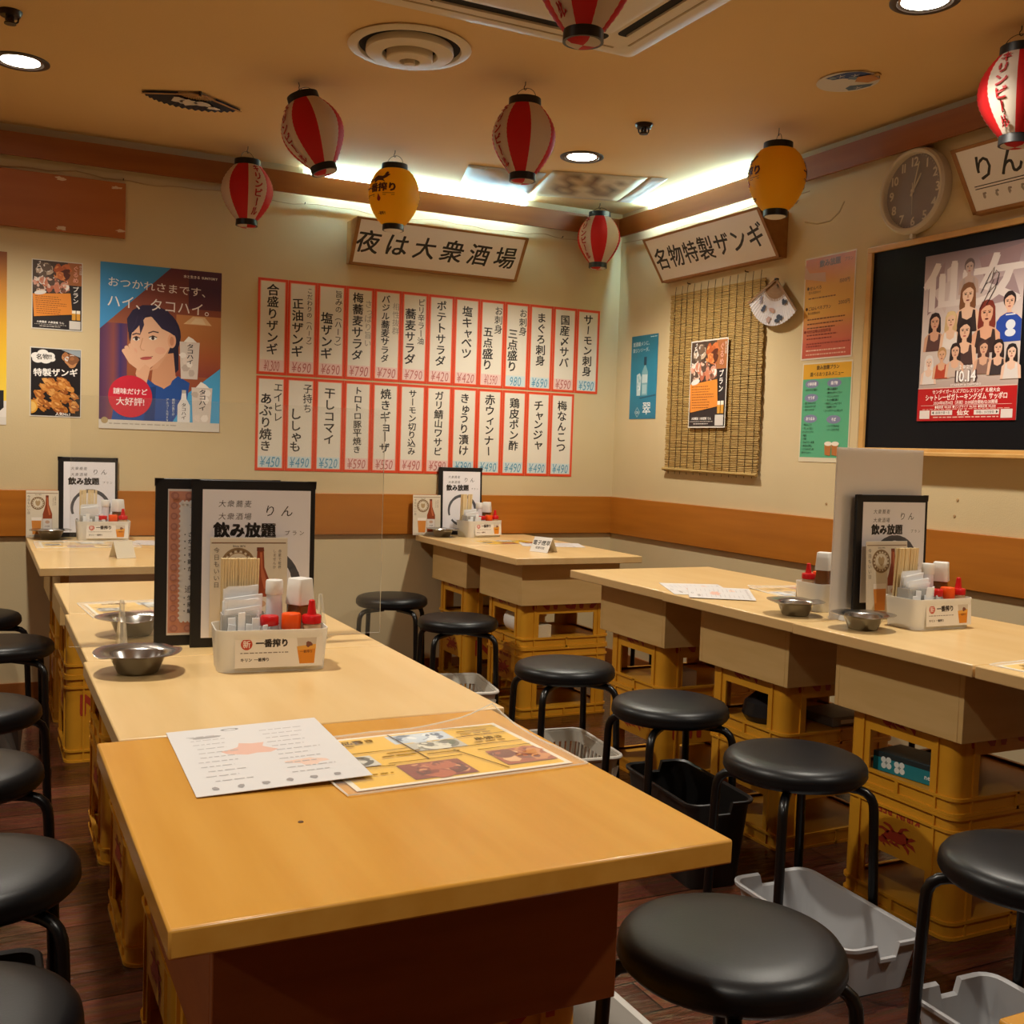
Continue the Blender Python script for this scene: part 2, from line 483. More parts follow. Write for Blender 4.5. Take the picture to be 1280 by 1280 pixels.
slab('floor', XL, 0.15, YF, 0.15, -0.1, 0, FLOORM)
slab('ceiling', XL, 0.15, YF, 0.15, H, H+0.1, CEIL)
slab('wall_back', XL, 0.15, 0, 0.15, 0, H, WALL)
slab('wall_right', 0, 0.15, YF, 0, 0, H, WALL)
slab('wall_left', XL-0.1, XL, YF, 0.15, 0, H, WALL)
slab('wall_front', XL, 0.15, YF-0.1, YF, 0, H, WALL)
# wooden dado band on both walls
struct(MB().box(XL, 0, -0.014, 0, 0.724, 0.929, BAND).obj('trim_1', bevel=0.002))
struct(MB().box(-0.014, 0, YF, -0.014, 0.724, 0.929, BAND).obj('trim_2', bevel=0.002))
# valance boards in front of the cove tubes
VZ0, VZ1, VY = 2.360, 2.458, 0.052
vb_ = MB().box(XL, -VY, -VY, -VY+0.014, VZ0, VZ1, VAL)
x = -6.5
while x < -0.2:
    vb_.box(x, x+0.02, -VY+0.014, 0, 2.40, 2.43, VAL); x += 1.05
struct(vb_.obj('trim_3'))
vb_ = MB().box(-VY, -VY+0.014, YF, -VY, VZ0, VZ1, VAL)
y = -7.0
while y < -0.2:
    vb_.box(-VY+0.014, 0, y, y+0.02, 2.40, 2.43, VAL); y += 1.05
struct(vb_.obj('trim_4'))
struct(MB().box(XL, -0.012, -0.012, 0, 0, 0.07, VAL).obj('baseboard_back'))
struct(MB().box(-0.012, 0, YF, -0.012, 0, 0.07, VAL).obj('baseboard_right'))

# fluorescent tubes hidden behind the valance
TUBE = mat('lit_tube', '#ffffff', emit=COVE_W)
TUBE.node_tree.nodes['Principled BSDF'].inputs['Emission Color'].default_value = (*COVE_COL, 1)
def cove_tube(a, b_, label):
    t = thing('fluorescent_tube', label, 'lamp', a, group=None)
    d = Vector(b_)-Vector(a)
    MB().tube([(0,0,0), d], 0.008, TUBE, 10).obj('glass_tube', t)
    dn = d.normalized()
    for k in (0, 1):
        p = d*k
        MB().tube([p-dn*0.012*(1-k)*1.0, p+dn*0.012*k+dn*0.001], 0.0095, WHITE, 10).obj('end_cap', t)
cove_tube((-1.78, -0.024, 2.459), (-0.62, -0.024, 2.459), 'lit white tube behind the valance above the brush lettered sign on the menu wall')
cove_tube((-0.024, -0.28, 2.459), (-0.024, -1.28, 2.459), 'lit white tube behind the valance above the brush lettered sign over the reed blind')

# thin cable along the wall under the valance with small hooks
def cable(pts, name, label, r=0.0025, m=None):
    o = MB().tube(pts, r, m or mat('beige_cable', '#b89c74', rough=0.6), 6).obj(name)
    return tag(o, label, 'cable')
pts = []
for i in range(60):
    x = -3.4+3.37*i/59
    pts.append((x, -0.006, 2.335-0.014*abs(sin(i*0.31))-0.004*sin(i*1.7)))
cable(pts, 'wall_cable', 'thin beige cable sagging along the menu wall just under the valance')
pts = [(-0.006, -0.03-1.5*i/25, 2.338-0.012*abs(sin(i*0.33))) for i in range(26)]
cable(pts, 'wall_cable', 'thin beige cable under the valance on the wall with the reed blind')
for k, (x, z) in enumerate(((-2.63, 2.325), (-1.80, 2.327), (-0.38, 2.33))):
    hk = MB().tube([(0,0,0),(0,-0.012,0),(0,-0.016,0.006)], 0.002, BRASS, 6).obj('cable_hook', loc=(x, 0, z))
    tag(hk, ('small metal cable hook above the woman poster', 'small metal cable hook at the lettered sign\'s outer end', 'small metal cable hook near the corner lantern')[k], 'hook')

# ------------------------------------------------------------------ ceiling fittings
GLOW = mat('downlight_bulb', '#fff4e2', emit=16.0)
REFL = mat('downlight_reflector', '#d8d2c8', rough=0.25, metal=0.9)
DLRING = mat('downlight_ring', '#4a4038', rough=0.4)
names = ['round recessed downlight near the sprinkler over the far left aisle', 'round recessed downlight beside the ceiling posters near the corner',
         'round recessed downlight over the table row by the blackboard', 'round recessed downlight over the long middle table row',
         'round recessed downlight in the unseen left part of the room, back', 'round recessed downlight in the unseen left part of the room, middle',
         'round recessed downlight over the camera side of the nearest table, out of view', 'round recessed downlight over the aisle behind the camera, out of view', 'round recessed downlight far left behind the camera, out of view']
for (x, y, wt), nm in zip(DOWNLIGHTS, names):
    t = thing('recessed_downlight', nm, 'ceiling light', (x, y, H))
    MB().lathe([(0.098,0.0),(0.098,-0.004),(0.092,-0.007),(0.078,-0.006),(0.074,-0.001),(0.074,0.0)], DLRING, 36).obj('trim_ring', t)
    MB().lathe([(0.074,0.0),(0.066,-0.0015),(0.05,-0.0025)], REFL, 36).obj('reflector', t)
    MB().lathe([(0.066,-0.002),(0.045,-0.004),(0.0001,-0.005)], GLOW, 36).obj('bulb', t)
    ld = bpy.data.lights.new('downlight_lamp', 'SPOT'); ld.energy = wt; ld.color = LAMP; ld.spot_size = rad(SPOT_ANGLE); ld.spot_blend = SPOT_BLEND
    ld.shadow_soft_size = 0.045
    lo = bpy.data.objects.new('downlight_lamp', ld); COL.objects.link(lo); lo.location = (0, 0, -0.06); lo.parent = t

CWHITE = noise_mix('ceiling_white_metal', '#d6c8ae', '#dccfb6', nscale=2, rough=0.5)
# round air diffuser: nested cones
t = thing('air_diffuser', 'round white air diffuser with nested cone rings on the ceiling', 'air vent', (-1.93, -1.755, H))
MB().lathe([(0.20,0),(0.205,-0.006),(0.195,-0.012),(0.172,-0.012),(0.168,-0.004),(0.168,0)], CWHITE, 48).obj('outer_flange', t)
MB().lathe([(0.168,-0.001),(0.0001,-0.001)], DARKIN, 48).obj('throat', t)
MB().lathe([(0.144,-0.004),(0.146,-0.022),(0.144,-0.026),(0.094,-0.032),(0.090,-0.029),(0.090,-0.004)], CWHITE, 48).obj('middle_cone', t)
MB().lathe([(0.089,-0.010),(0.0001,-0.010)], DARKIN, 48).obj('inner_throat', t)
MB().lathe([(0.076,-0.012),(0.077,-0.044),(0.074,-0.048),(0.036,-0.053),(0.033,-0.050),(0.033,-0.012)], CWHITE, 48).obj('inner_cone', t)
MB().lathe([(0.032,-0.024),(0.0001,-0.024)], DARKIN, 32).obj('core_throat', t)
MB().lathe([(0.016,-0.024),(0.018,-0.060),(0.0001,-0.062)], CWHITE, 32).obj('centre_plate', t)

# four-way ceiling air conditioner
t = thing('ceiling_air_conditioner', 'large square white ceiling air conditioner with four outlet slots', 'air conditioner', (-1.742, -2.545, H), (0, 0, rad(0)))
A = 0.475
fr = MB()
fr.loft([[(x,y,0) for x,y in rrect(2*A, 2*A, 0.02)], [(x,y,-0.010) for x,y in rrect(2*A, 2*A, 0.02)], [(x,y,-0.020) for x,y in rrect(2*A-0.05, 2*A-0.05, 0.02)],
         [(x,y,-0.022) for x,y in rrect(2*A-0.10, 2*A-0.10, 0.02)]], CWHITE, caps=True)
fr.obj('panel_frame', t)
g = MB()
g.loft([[(x,y,-0.021) for x,y in rrect(0.56, 0.56, 0.02)], [(x,y,-0.034) for x,y in rrect(0.56, 0.56, 0.02)], [(x,y,-0.038) for x,y in rrect(0.52, 0.52, 0.02)]], CWHITE)
g.obj('intake_grille', t)
for k in range(4):
    R = Matrix.Rotation(k*pi/2, 4, 'Z')
    MB().prism(rrect(0.60, 0.050, 0.02, cy=0.335), -0.0232, -0.0215, DARKIN, R).obj('outlet_slot', t)
    MB().box(-0.285, 0.285, 0.340, 0.352, -0.030, -0.0225, CWHITE, R).obj('louver', t)
    MB().box(-0.36, 0.36, 0.392, 0.400, -0.0235, -0.0215, mat('ac_groove', '#a8946e', rough=0.6), R).obj('seam_groove', t)

# sprinkler heads
def sprinkler(x, y, label):
    t = thing('sprinkler_head', label, 'sprinkler', (x, y, H))
    DK = mat('dark_bronze', '#3b2f28', rough=0.35, metal=0.7)
    MB().lathe([(0.036,0),(0.036,-0.004),(0.030,-0.016),(0.024,-0.018),(0.0001,-0.018)], DK, 24).obj('escutcheon', t)
    MB().lathe([(0.012,-0.018),(0.012,-0.032),(0.018,-0.036),(0.018,-0.040),(0.0001,-0.041)], DK, 16).obj('deflector', t)
    for k in range(3):
        a = k*2*pi/3
        MB().tube([(0.024*cos(a), 0.024*sin(a), -0.017),(0.022*cos(a), 0.022*sin(a), -0.03),(0.012*cos(a), 0.012*sin(a), -0.038)], 0.003, DK, 6).obj('frame_arm', t)
sprinkler(-3.124, -1.373, 'dark sprinkler head on the ceiling in the upper left beside a downlight')
sprinkler(-0.812, -1.456, 'dark sprinkler head on the ceiling near the corner, beyond the middle lantern')

# ------------------------------------------------------------------ wall boxes (slanted brush signs)
CHAR = '#1c1816'
def slant_sign(name, label, loc, rz, text, W=0.92, size=0.62, extra=None, jit=0.05, gap=0.15):
    """wooden box sign: shallow at the bottom edge, deep at the top, so the face looks down into the room. local: x along wall, -y out, z up"""
    t = thing(name, label, 'sign', loc, (0, 0, rz))
    hB, hT, dB, dT = 0.0, 0.205, 0.035, 0.165
    b = MB()
    for x0, x1 in ((0, 0.012), (W-0.012, W)):
        pts = [(0, hB), (-dB, hB), (-dT, hT), (0, hT)]
        b.loft([[(x0, p[0], p[1]) for p in pts], [(x1, p[0], p[1]) for p in pts]], SIGNW)
    b.box(0.012, W-0.012, -dB, 0, hB, hB+0.010, SIGNW)
    b.box(0.012, W-0.012, -dT, 0, hT-0.010, hT, SIGNW)
    b.obj('wooden_box', t)
    L_ = math.hypot(dT-dB, hT-hB); ang = math.atan2(dT-dB, hT-hB)
    c = Canvas(W-0.036, L_-0.022, '#e6e0da', th=0.003)
    if extra: extra(c)
    if extra: c.text(text, 0.045, 0.34, 0.44, CHAR, bold=0.014, align='L', shear=0.10, jit=jit, gap=gap, rnd=random.Random(3))
    else: c.text(text, 0.5, 0.5, size, CHAR, bold=0.016, shear=0.10, jit=jit, gap=gap, rnd=random.Random(3))
    p = c.obj('lettered_panel', t, (W/2, -(dB+dT)/2-0.001, (hB+hT)/2), (pi/2+ang, 0, 0))
    f = MB()
    # face frame strips
    mxf = Matrix.Translation((W/2, -(dB+dT)/2-0.0015, (hB+hT)/2)) @ Matrix.Rotation(pi/2+ang, 4, 'X')
    for x0, x1, y0, y1 in ((-W/2, W/2, L_/2-0.011, L_/2), (-W/2, W/2, -L_/2, -L_/2+0.011), (-W/2, -W/2+0.018, -L_/2, L_/2), (W/2-0.018, W/2, -L_/2, L_/2)):
        f.box(x0, x1, y0, y1, -0.004, 0.004, SIGNW, mxf)
    f.obj('face_frame', t)
    return t
slant_sign('brush_lettered_sign', 'slanted wooden box sign with black brush lettering above the handwritten menus', (-1.584, -0.001, 2.062), 0, '夜は大衆酒場', size=0.56, gap=0.20)
slant_sign('brush_lettered_sign', 'slanted wooden box sign with black brush lettering above the reed blind', (-0.001, -0.475, 2.062), -pi/2, '名物特製ザンギ', size=0.54, gap=0.03)
def third(c):
    c.rect(0.03, 0.60, 0.97, 0.615, CHAR); c.rect(0.03, 0.645, 0.97, 0.66, CHAR)
    for k in range(16):
        x = 0.06+k*0.058
        c.blob(x, 0.78, 0.006, 0.05, '#9a8f86', random.Random(k)); c.blob(x+0.006, 0.74, 0.008, 0.02, '#8c8178', random.Random(k+9))
s3 = slant_sign('brush_lettered_sign', 'wooden box sign with double underline beside the wall clock', (-0.001, -2.432, 2.062), -pi/2, 'りんな', extra=third, gap=0.10)

# bare orange board upper left
t = thing('wooden_board', 'bare orange board with torn paper scraps, high in the upper left', 'board', (-2.875, -0.001, 2.065))
BOARD = noise_mix('orange_board', '#a8622c', '#b06a32', scale=(1, 1, 9), nscale=1.5, rough=0.5)
MB().box(-0.60, 0.255, -0.022, 0, 0, 0.243, BOARD).obj('panel', t, bevel=0.002)
rn = random.Random(5)
for (x, z) in ((-0.015, 0.228), (0.216, 0.219), (-0.01, 0.014), (0.235, 0.03)):
    c = Canvas(0.06, 0.025, '#b98d63', th=0.0003); c.V = []; c.F = []; c.C = []
    c.blob(0.5, 0.5, 0.35, 0.28, '#d8c3a6', rn, j=0.4); c.obj('torn_paper', t, (x, -0.0225, z), R_BACK)

# ------------------------------------------------------------------ handwritten menu strips
TOPROW = [('合盛りザンギ', None, '1,300', 'r'), ('正油ザンギ', 'こだわりの（ハーフ）', '690', 'r'), ('塩ザンギ', '旨みの（ハーフ）', '690', 'r'), ('梅蕎麦サラダ', 'さっぱり旨い', '790', 'r'),
          ('バジル蕎麦サラダ', '相性抜群', '790', 'r'), ('蕎麦サラダ', 'ピリ辛ラー油', '790', 'r'), ('ポテトサラダ', None, '420', 'r'), ('塩キャベツ', None, '420', 'r'),
          ('五点盛り', 'お刺身', '1,590', 'r'), ('三点盛り', 'お刺身', '980', 'b'), ('まぐろ刺身', None, '690', 'b'), ('国産〆サバ', None, '590', 'r'), ('サーモン刺身', None, '590', 'b')]
BOTROW = [('あぶり焼き', 'エイヒレ', '450', 'b'), ('ししゃも', '子持ち', '490', 'b'), ('干しコマイ', None, '520', 'b'), ('トロトロ豚平焼き', None, '590', 'r'), ('焼きギョーザ', None, '550', 'r'),
          ('サーモン切り込み', None, '490', 'r'), ('ガリ鯖山ワサビ', None, '590', 'r'), ('きゅうり漬け', None, '390', 'b'), ('赤ウィンナー', None, '490', 'b'), ('鶏皮ポン酢', None, '490', 'b'),
          ('チャンジャ', None, '490', 'b'), ('梅なんこつ', None, '490', 'b')]
EN_T = ['assorted zangi', 'soy sauce zangi', 'salt zangi', 'plum soba salad', 'basil soba salad', 'chili oil soba salad', 'potato salad', 'salted cabbage', 'five kind sashimi',
        'three kind sashimi', 'tuna sashimi', 'cured mackerel', 'salmon sashimi']
EN_B = ['grilled ray fin', 'smelt with roe', 'dried komai fish', 'pork omelette', 'fried gyoza', 'salted salmon', 'mackerel with wasabi', 'pickled cucumber', 'red wiener', 'chicken skin ponzu',
        'spicy cod tripe', 'plum cartilage']
ORD = 'first second third fourth fifth sixth seventh eighth ninth tenth eleventh twelfth thirteenth'.split()
def strip(i, row, name, side, price, kind):
    rn = random.Random(i*7+row*100)
    W, Hh = 0.1445, (0.458 if row == 0 else 0.454)
    c = Canvas(W, Hh, '#e2dccd', th=0.0005)
    o = '#d9431f'
    mx_, my = 0.075, 0.026
    c.rect(0, 0, 1, my, o); c.rect(0, 1-my, 1, 1, o); c.rect(0, 0, mx_, 1, o); c.rect(1-mx_, 0, 1, 1, o)
    c.rect(mx_, my, 1-mx_, my+0.006, '#ec9a80'); c.rect(mx_, 1-my-0.006, 1-mx_, 1-my, '#ec9a80'); c.rect(mx_, my, mx_+0.025, 1-my, '#ec9a80'); c.rect(1-mx_-0.025, my, 1-mx_, 1-my, '#ec9a80')
    tint, ink = (('#e5c4bd', '#b5655f') if kind == 'r' else ('#c9dadd', '#4f93b4'))
    c.rect(mx_+0.03, 0.845, 1-mx_-0.03, 0.965, tint)
    n = sum(0.8 if ch in SMALL else 1 for ch in name)
    sgray = name in ('梅蕎麦サラダ', 'バジル蕎麦サラダ')
    sz = min(0.125, 0.74/n)
    u = 0.5; v0 = 0.05+max(0, 0.76-sz*n)*0.25
    if side and not sgray:
        u = 0.34; v0 = 0.80-sz*n if n < 6 else 0.14
        ns = sum(0.8 if ch in SMALL else 1 for ch in side); ss = min(0.085, 0.64/ns)
        if len(side) < 5: ss = 0.105
        c.text(side, 0.74, 0.06, ss, CHAR, vertical=True, bold=0.008, jit=0.07, rnd=rn)
    elif side:
        u = 0.42; ss = 0.088
        c.text(side, 0.80, 0.13, ss, '#8f8a80', vertical=True, bold=0.0, jit=0.07, rnd=rn)
    c.text(name, u, v0, sz, CHAR, vertical=True, bold=0.020, sx=1.06, jit=0.07, rnd=rn)
    c.text(('' if price == '980' else '¥')+price, 0.5, 0.905, 0.150, ink, bold=-0.004, sx=0.66 if len(price) < 5 else 0.44, jit=0.06, shear=0.12, rnd=rn)
    x = -2.017+0.1457*i+0.0729
    ob = c.obj('handwritten_menu_strip', None, (x, -0.0012, 1.727 if row == 0 else 1.263), R_BACK)
    what = ('upper' if row == 0 else 'lower')
    col = 'pink' if kind == 'r' else 'blue'
    lab = f"menu strip for {(EN_T if row == 0 else EN_B)[i]}, {col} price, {what} row, {ORD[i]} from its left end"
    tag(ob, lab, 'menu strip', f'handwritten menu strips, {what} row')
for i, r in enumerate(TOPROW): strip(i, 0, *r)
for i, r in enumerate(BOTROW): strip(i, 1, *r)
# ------------------------------------------------------------------ posters
def on_back(c, name, label, cat, x0, x1, z0, z1, y=-0.0012):
    return tag(c.obj(name, None, ((x0+x1)/2, y, (z0+z1)/2), R_BACK), label, cat)
def on_right(c, name, label, cat, y0, y1, z0, z1, x=-0.0012):
    return tag(c.obj(name, None, (x, (y0+y1)/2, (z0+z1)/2), R_RIGHT), label, cat)

# --- large drink poster with a woman
c = Canvas(0.535, 0.745, '#dcd6cf')
c.grad(0, 0, 1, 0.945, ['#5a2436', '#8c4a3a', '#a8623c', '#9a5032', '#7a3a30'])
c.grad(0.0, 0.36, 0.22, 0.945, ['#4e2a56', '#6a3a5a', '#8c4a48', '#41306c', '#6a3a5a'], True)
c.grad(0.62, 0.28, 1, 0.66, ['#c98a55', '#b5743f', '#a85a32', '#8a3c34'])
c.poly([(0.68,0.335),(0.76,0.285),(0.86,0.285),(0.92,0.335)], '#e8c79a')
c.poly([(0.74,0.33),(0.78,0.295),(0.84,0.295),(0.87,0.33)], '#f2dcb8')
c.grad(0.72, 0, 1, 0.24, ['#4a2038', '#43203c', '#5a2a3a'])
c.poly([(0,0),(0,0.40),(0.57,0)], '#3d93cf')
c.poly([(0.42,0.945),(1,0.60),(1,0.945)], '#4aa7dc')
# hair behind, shoulders, neck
c.ell(0.445, 0.415, 0.215, 0.165, '#211c3a', 30)
c.poly([(0.56,0.36),(0.64,0.44),(0.645,0.62),(0.60,0.66),(0.52,0.6)], '#1d1934')
c.poly([(0.44,0.54),(0.60,0.52),(0.62,0.66),(0.68,0.70),(0.50,0.78),(0.42,0.70)], '#d79d78')
c.poly([(0.10,0.945),(0.13,0.80),(0.20,0.71),(0.33,0.66),(0.45,0.72),(0.52,0.74),(0.64,0.66),(0.74,0.70),(0.72,0.80),(0.60,0.945)], '#1f4f9e')
c.poly([(0.36,0.945),(0.40,0.74),(0.46,0.73),(0.45,0.945)], '#173c7c')
c.poly([(0.46,0.66),(0.62,0.64),(0.58,0.715),(0.52,0.745)], '#d79d78')
# face
c.poly([(0.255,0.42),(0.245,0.47),(0.255,0.53),(0.285,0.585),(0.335,0.625),(0.385,0.635),(0.44,0.60),(0.52,0.545),(0.575,0.48),(0.585,0.40),(0.54,0.33),(0.44,0.30),(0.34,0.32),(0.28,0.36)], '#eebf9e')
c.ell(0.585, 0.445, 0.035, 0.045, '#e6ae8b')
c.ell(0.585, 0.447, 0.018, 0.028, '#cf8f6c')
c.poly([(0.44,0.60),(0.52,0.545),(0.575,0.48),(0.55,0.53),(0.47,0.62),(0.40,0.637)], '#dca582')
# fringe and hair cap
c.poly([(0.225,0.41),(0.215,0.33),(0.26,0.275),(0.34,0.24),(0.45,0.235),(0.55,0.265),(0.62,0.33),(0.645,0.42),(0.60,0.41),(0.565,0.395),(0.50,0.375),(0.42,0.31),(0.38,0.295),(0.35,0.33),(0.30,0.38),(0.265,0.41)], '#282244')
c.poly([(0.34,0.30),(0.355,0.36),(0.325,0.42),(0.315,0.36)], '#33294a')
c.line([(0.30,0.31),(0.285,0.36),(0.25,0.405)], 0.012, '#33294a')
# brows, eyes, nose, mouth
c.line([(0.26,0.425),(0.29,0.415),(0.325,0.418)], 0.010, '#4a3038'); c.line([(0.39,0.408),(0.43,0.395),(0.475,0.40)], 0.010, '#4a3038')
for (u, v, r) in ((0.293,0.447,0.028), (0.428,0.436,0.034)):
    c.ell(u, v, r, 0.013, '#f7efe8', ang=-0.08); c.ell(u, v, 0.013, 0.012, '#3a2624'); c.line([(u-r,v-0.002),(u,v-0.014),(u+r,v-0.004)], 0.008, '#2a1c20')
c.line([(0.345,0.44),(0.325,0.495),(0.335,0.512),(0.36,0.514)], 0.007, '#d39a78')
c.ell(0.375, 0.562, 0.048, 0.010, '#c85f5c', ang=-0.14); c.line([(0.325,0.565),(0.375,0.560),(0.43,0.548)], 0.005, '#8c3a3a')
c.ell(0.49, 0.51, 0.045, 0.022, '#ecb295'); c.ell(0.28, 0.525, 0.022, 0.02, '#ecb295')
# hand propping the cheek
c.poly([(0.29,0.66),(0.31,0.70),(0.38,0.72),(0.41,0.62),(0.37,0.60),(0.31,0.59)], '#e8b492')
for (a, b_, w_) in (((0.33,0.63),(0.195,0.525),0.035), ((0.34,0.62),(0.215,0.505),0.035), ((0.35,0.61),(0.245,0.49),0.032), ((0.36,0.605),(0.28,0.535),0.03)):
    m_ = ((a[0]+b_[0])/2-0.012, (a[1]+b_[1])/2+0.012)
    c.line([a, m_, b_], w_, '#edbd9c'); c.circ(*b_, w_/2, '#edbd9c')
# glasses of ice, bottle
def iceglass(u, v, s_):
    c.poly([(u-0.085*s_,v-0.10*s_),(u+0.085*s_,v-0.10*s_),(u+0.07*s_,v+0.13*s_),(u-0.07*s_,v+0.13*s_)], '#d9cfc6')
    rn = random.Random(int(u*100))
    for k in range(7): c.blob(u+rn.uniform(-.055,.055)*s_, v+rn.uniform(-.10,.10)*s_, 0.03*s_, 0.022*s_, rn.choice(['#efe9e2','#c2b4aa','#e4d8ce']), rn, 6)
    c.poly([(u-0.05*s_,v-0.10*s_),(u-0.01*s_,v-0.135*s_),(u+0.03*s_,v-0.12*s_),(u+0.06*s_,v-0.10*s_)], '#f3efe9')
    c.text('タコハイ', u+0.005*s_, v-0.09*s_, 0.032*s_, '#2a2a38', vertical=True, bold=0.02, sx=1.4)
iceglass(0.735, 0.545, 1.0); iceglass(0.845, 0.83, 1.05)
c.poly([(0.675,0.76),(0.71,0.76),(0.715,0.80),(0.745,0.84),(0.745,0.95),(0.64,0.95),(0.64,0.84),(0.67,0.80)], '#e6e4e2'); c.rect(0.675,0.745,0.71,0.765,'#b9b4b0')
c.text('タコハイ', 0.693, 0.825, 0.026, '#4a4a50', vertical=True, bold=0.02, sx=1.2)
c.text('おつかれさまです、', 0.49, 0.125, 0.062, '#f4efea', bold=0.004, sx=1.12, ang=-0.035)
c.text('ハイ、タコハイ。', 0.51, 0.235, 0.084, '#f6f1ec', bold=0.004, sx=0.98, ang=-0.02)
c.text('水と生きる SUNTORY', 0.965, 0.042, 0.020, '#f4efea', bold=0.02, align='R')
c.circ(0.25, 0.80, 0.178, '#d01f3a', 40)
c.text('謎味だけど', 0.25, 0.770, 0.040, '#fbeeee', bold=0.02); c.text('大好評!', 0.25, 0.832, 0.052, '#fbeeee', bold=0.015)
for k, t_ in enumerate(('焼酎の香りが','アルコール分6%')): c.text(t_, 0.605-0.05*k, 0.80, 0.018, '#e8f2f8', vertical=True)
c.rect(0, 0.945, 1, 1, '#d8d2c6'); c.ticks(0.08, 0.965, 0.55, 0.006, '#a39c92', random.Random(1)); c.circ(0.045, 0.95, 0.028, '#b09a70')
on_back(c, 'drink_poster', 'large blue poster of a woman resting her cheek on her hand', 'poster', -2.722, -2.187, 1.211, 1.957)

# --- food pictures used on several small posters
def food(c, u0, v0, u1, v1, seed, pal, n=40, size=0.10):
    rn = random.Random(seed)
    for k in range(n):
        r = size*rn.uniform(0.4, 1.1); a = c.w/c.h
        u = rn.uniform(u0+r*.8, u1-r*.8); v = rn.uniform(v0+r*a*.8, v1-r*a*.8)
        c.blob(u, v, r, r*a*rn.uniform(.6, 1), rn.choice(pal), rn, 11, 0.25, rn.uniform(0, 3))
        c.blob(u-r*.2, v-r*a*.25, r*.45, r*a*.3, rn.choice(pal), rn, 8, 0.3, rn.uniform(0, 3))
SASH = ['#c98a72', '#d9a08a', '#e6d8cc', '#b5654a', '#f0e6dc', '#8a5a48', '#d8b8a4', '#c97a5a', '#5a4438']
FRY = ['#c07a34', '#d08c42', '#a8622a', '#b86e2e', '#dca058', '#9a5626']
def plan_poster():
    c = Canvas(0.208, 0.303, '#d8d2c6', mat=INKG)
    c.rect(0.02, 0.015, 0.98, 0.985, '#241f22')
    c.rect(0.02, 0.015, 0.74, 0.47, '#4a3a30')
    c.rect(0.70, 0.015, 0.98, 0.34, '#a8683c')
    food(c, 0.02, 0.03, 0.44, 0.24, 3, ['#e6dcd2', '#6a5648', '#bfa890', '#3c322c'], 16, 0.10)
    food(c, 0.42, 0.05, 0.76, 0.30, 4, ['#b5592c', '#c96e3a', '#8a3e20', '#d9894e', '#5a2a1a'], 22, 0.10)
    food(c, 0.02, 0.24, 0.76, 0.47, 5, SASH, 34, 0.10)
    c.text('ぐるめ', 0.86, 0.05, 0.085, '#e8a890', vertical=True, bold=0.015)
    c.text('プラン', 0.86, 0.35, 0.085, '#f4f0ea', vertical=True, bold=0.02)
    c.text('飲み放題', 0.955, 0.04, 0.035, '#d8cfc6', vertical=True, bold=0.0)
    c.poly([(0.02,0.50),(0.76,0.455),(0.80,0.76),(0.05,0.825)], '#e08a32')
    rn = random.Random(8)
    for k in range(9):
        c.ticks(0.07+0.004*k, 0.535+0.030*k-0.01, rn.uniform(0.4, 0.62), 0.009, '#8a4a18', rn)
    c.ell(0.17, 0.475, 0.12, 0.03, '#e6e0da', ang=-0.2)
    for k in range(2):
        c.rect(0.79+0.09*k, 0.74, 0.865+0.09*k, 0.84, '#d79a38'); c.rect(0.79+0.09*k, 0.70, 0.865+0.09*k, 0.745, '#f2ead8')
    c.text('大衆蕎麦 大衆酒場 りん', 0.37, 0.895, 0.034, '#f4f0ea', bold=0.02)
    c.ticks(0.06, 0.925, 0.62, 0.008, '#b8b0a8', rn); c.ticks(0.16, 0.95, 0.4, 0.010, '#d8d0c8', rn)
    c.rect(0.74, 0.855, 0.96, 0.975, '#d2cdc6')
    return c
on_back(plan_poster(), 'plan_poster', 'small dark food plan poster with an orange panel, high on the left wall', 'poster', -3.003, -2.795, 1.637, 1.939)
c = Canvas(0.210, 0.304, '#d6d0c6', mat=INKG)
c.rect(0.02, 0.015, 0.985, 0.985, '#201c1e')
food(c, 0.5, 0.05, 0.97, 0.27, 6, ['#c48a5a', '#a86e42', '#d8d4d0', '#8a5a3a'], 14, 0.10)
c.poly([(0.6,0.02),(0.98,0.02),(0.98,0.12)], '#9aa6ae')
for (u, v, r) in ((0.12,0.13,.10),(0.25,0.09,.11),(0.38,0.12,.10),(0.30,0.17,.12),(0.15,0.17,.11),(0.42,0.165,.07)): c.ell(u, v, r, r*0.52, '#f0ece6')
c.text('名物!!', 0.27, 0.135, 0.085, '#221e1e', bold=0.02, ang=0.06)
c.text('特製ザンギ', 0.50, 0.355, 0.118, '#f4f0ea', bold=0.03, ang=0.04, sx=1.02)
rn = random.Random(12)
for k in range(70):
    t_ = rn.uniform(0, 1); v = 0.45+0.47*t_; hw = 0.20+0.33*min(1, t_*1.4); u = 0.5+rn.uniform(-hw, hw)*0.9
    r = rn.uniform(.06, .11); q = rn.uniform(0, 3)
    c.blob(min(.86,max(.14,u)), min(.92,v), r, r*.42, rn.choice(FRY), rn, 12, .28, q*0.3)
    c.blob(min(.85,max(.14,u-.02)), min(.91,v-.012), r*.5, r*.16, rn.choice(['#d89a52','#c98844','#e0aa66']), rn, 9, .3, q*0.3)
c.ell(0.025, 0.86, 0.13, 0.10, '#e0a03c', a0=-90, a1=90); c.ell(0.025, 0.86, 0.10, 0.075, '#ecc06a', a0=-90, a1=90)
c.text('人気No.1', 0.64, 0.955, 0.052, '#f6f2ec', bold=0.02)
on_back(c, 'fried_chicken_poster', 'small poster of piled fried chicken, below the food plan poster', 'poster', -3.008, -2.797, 1.254, 1.557)
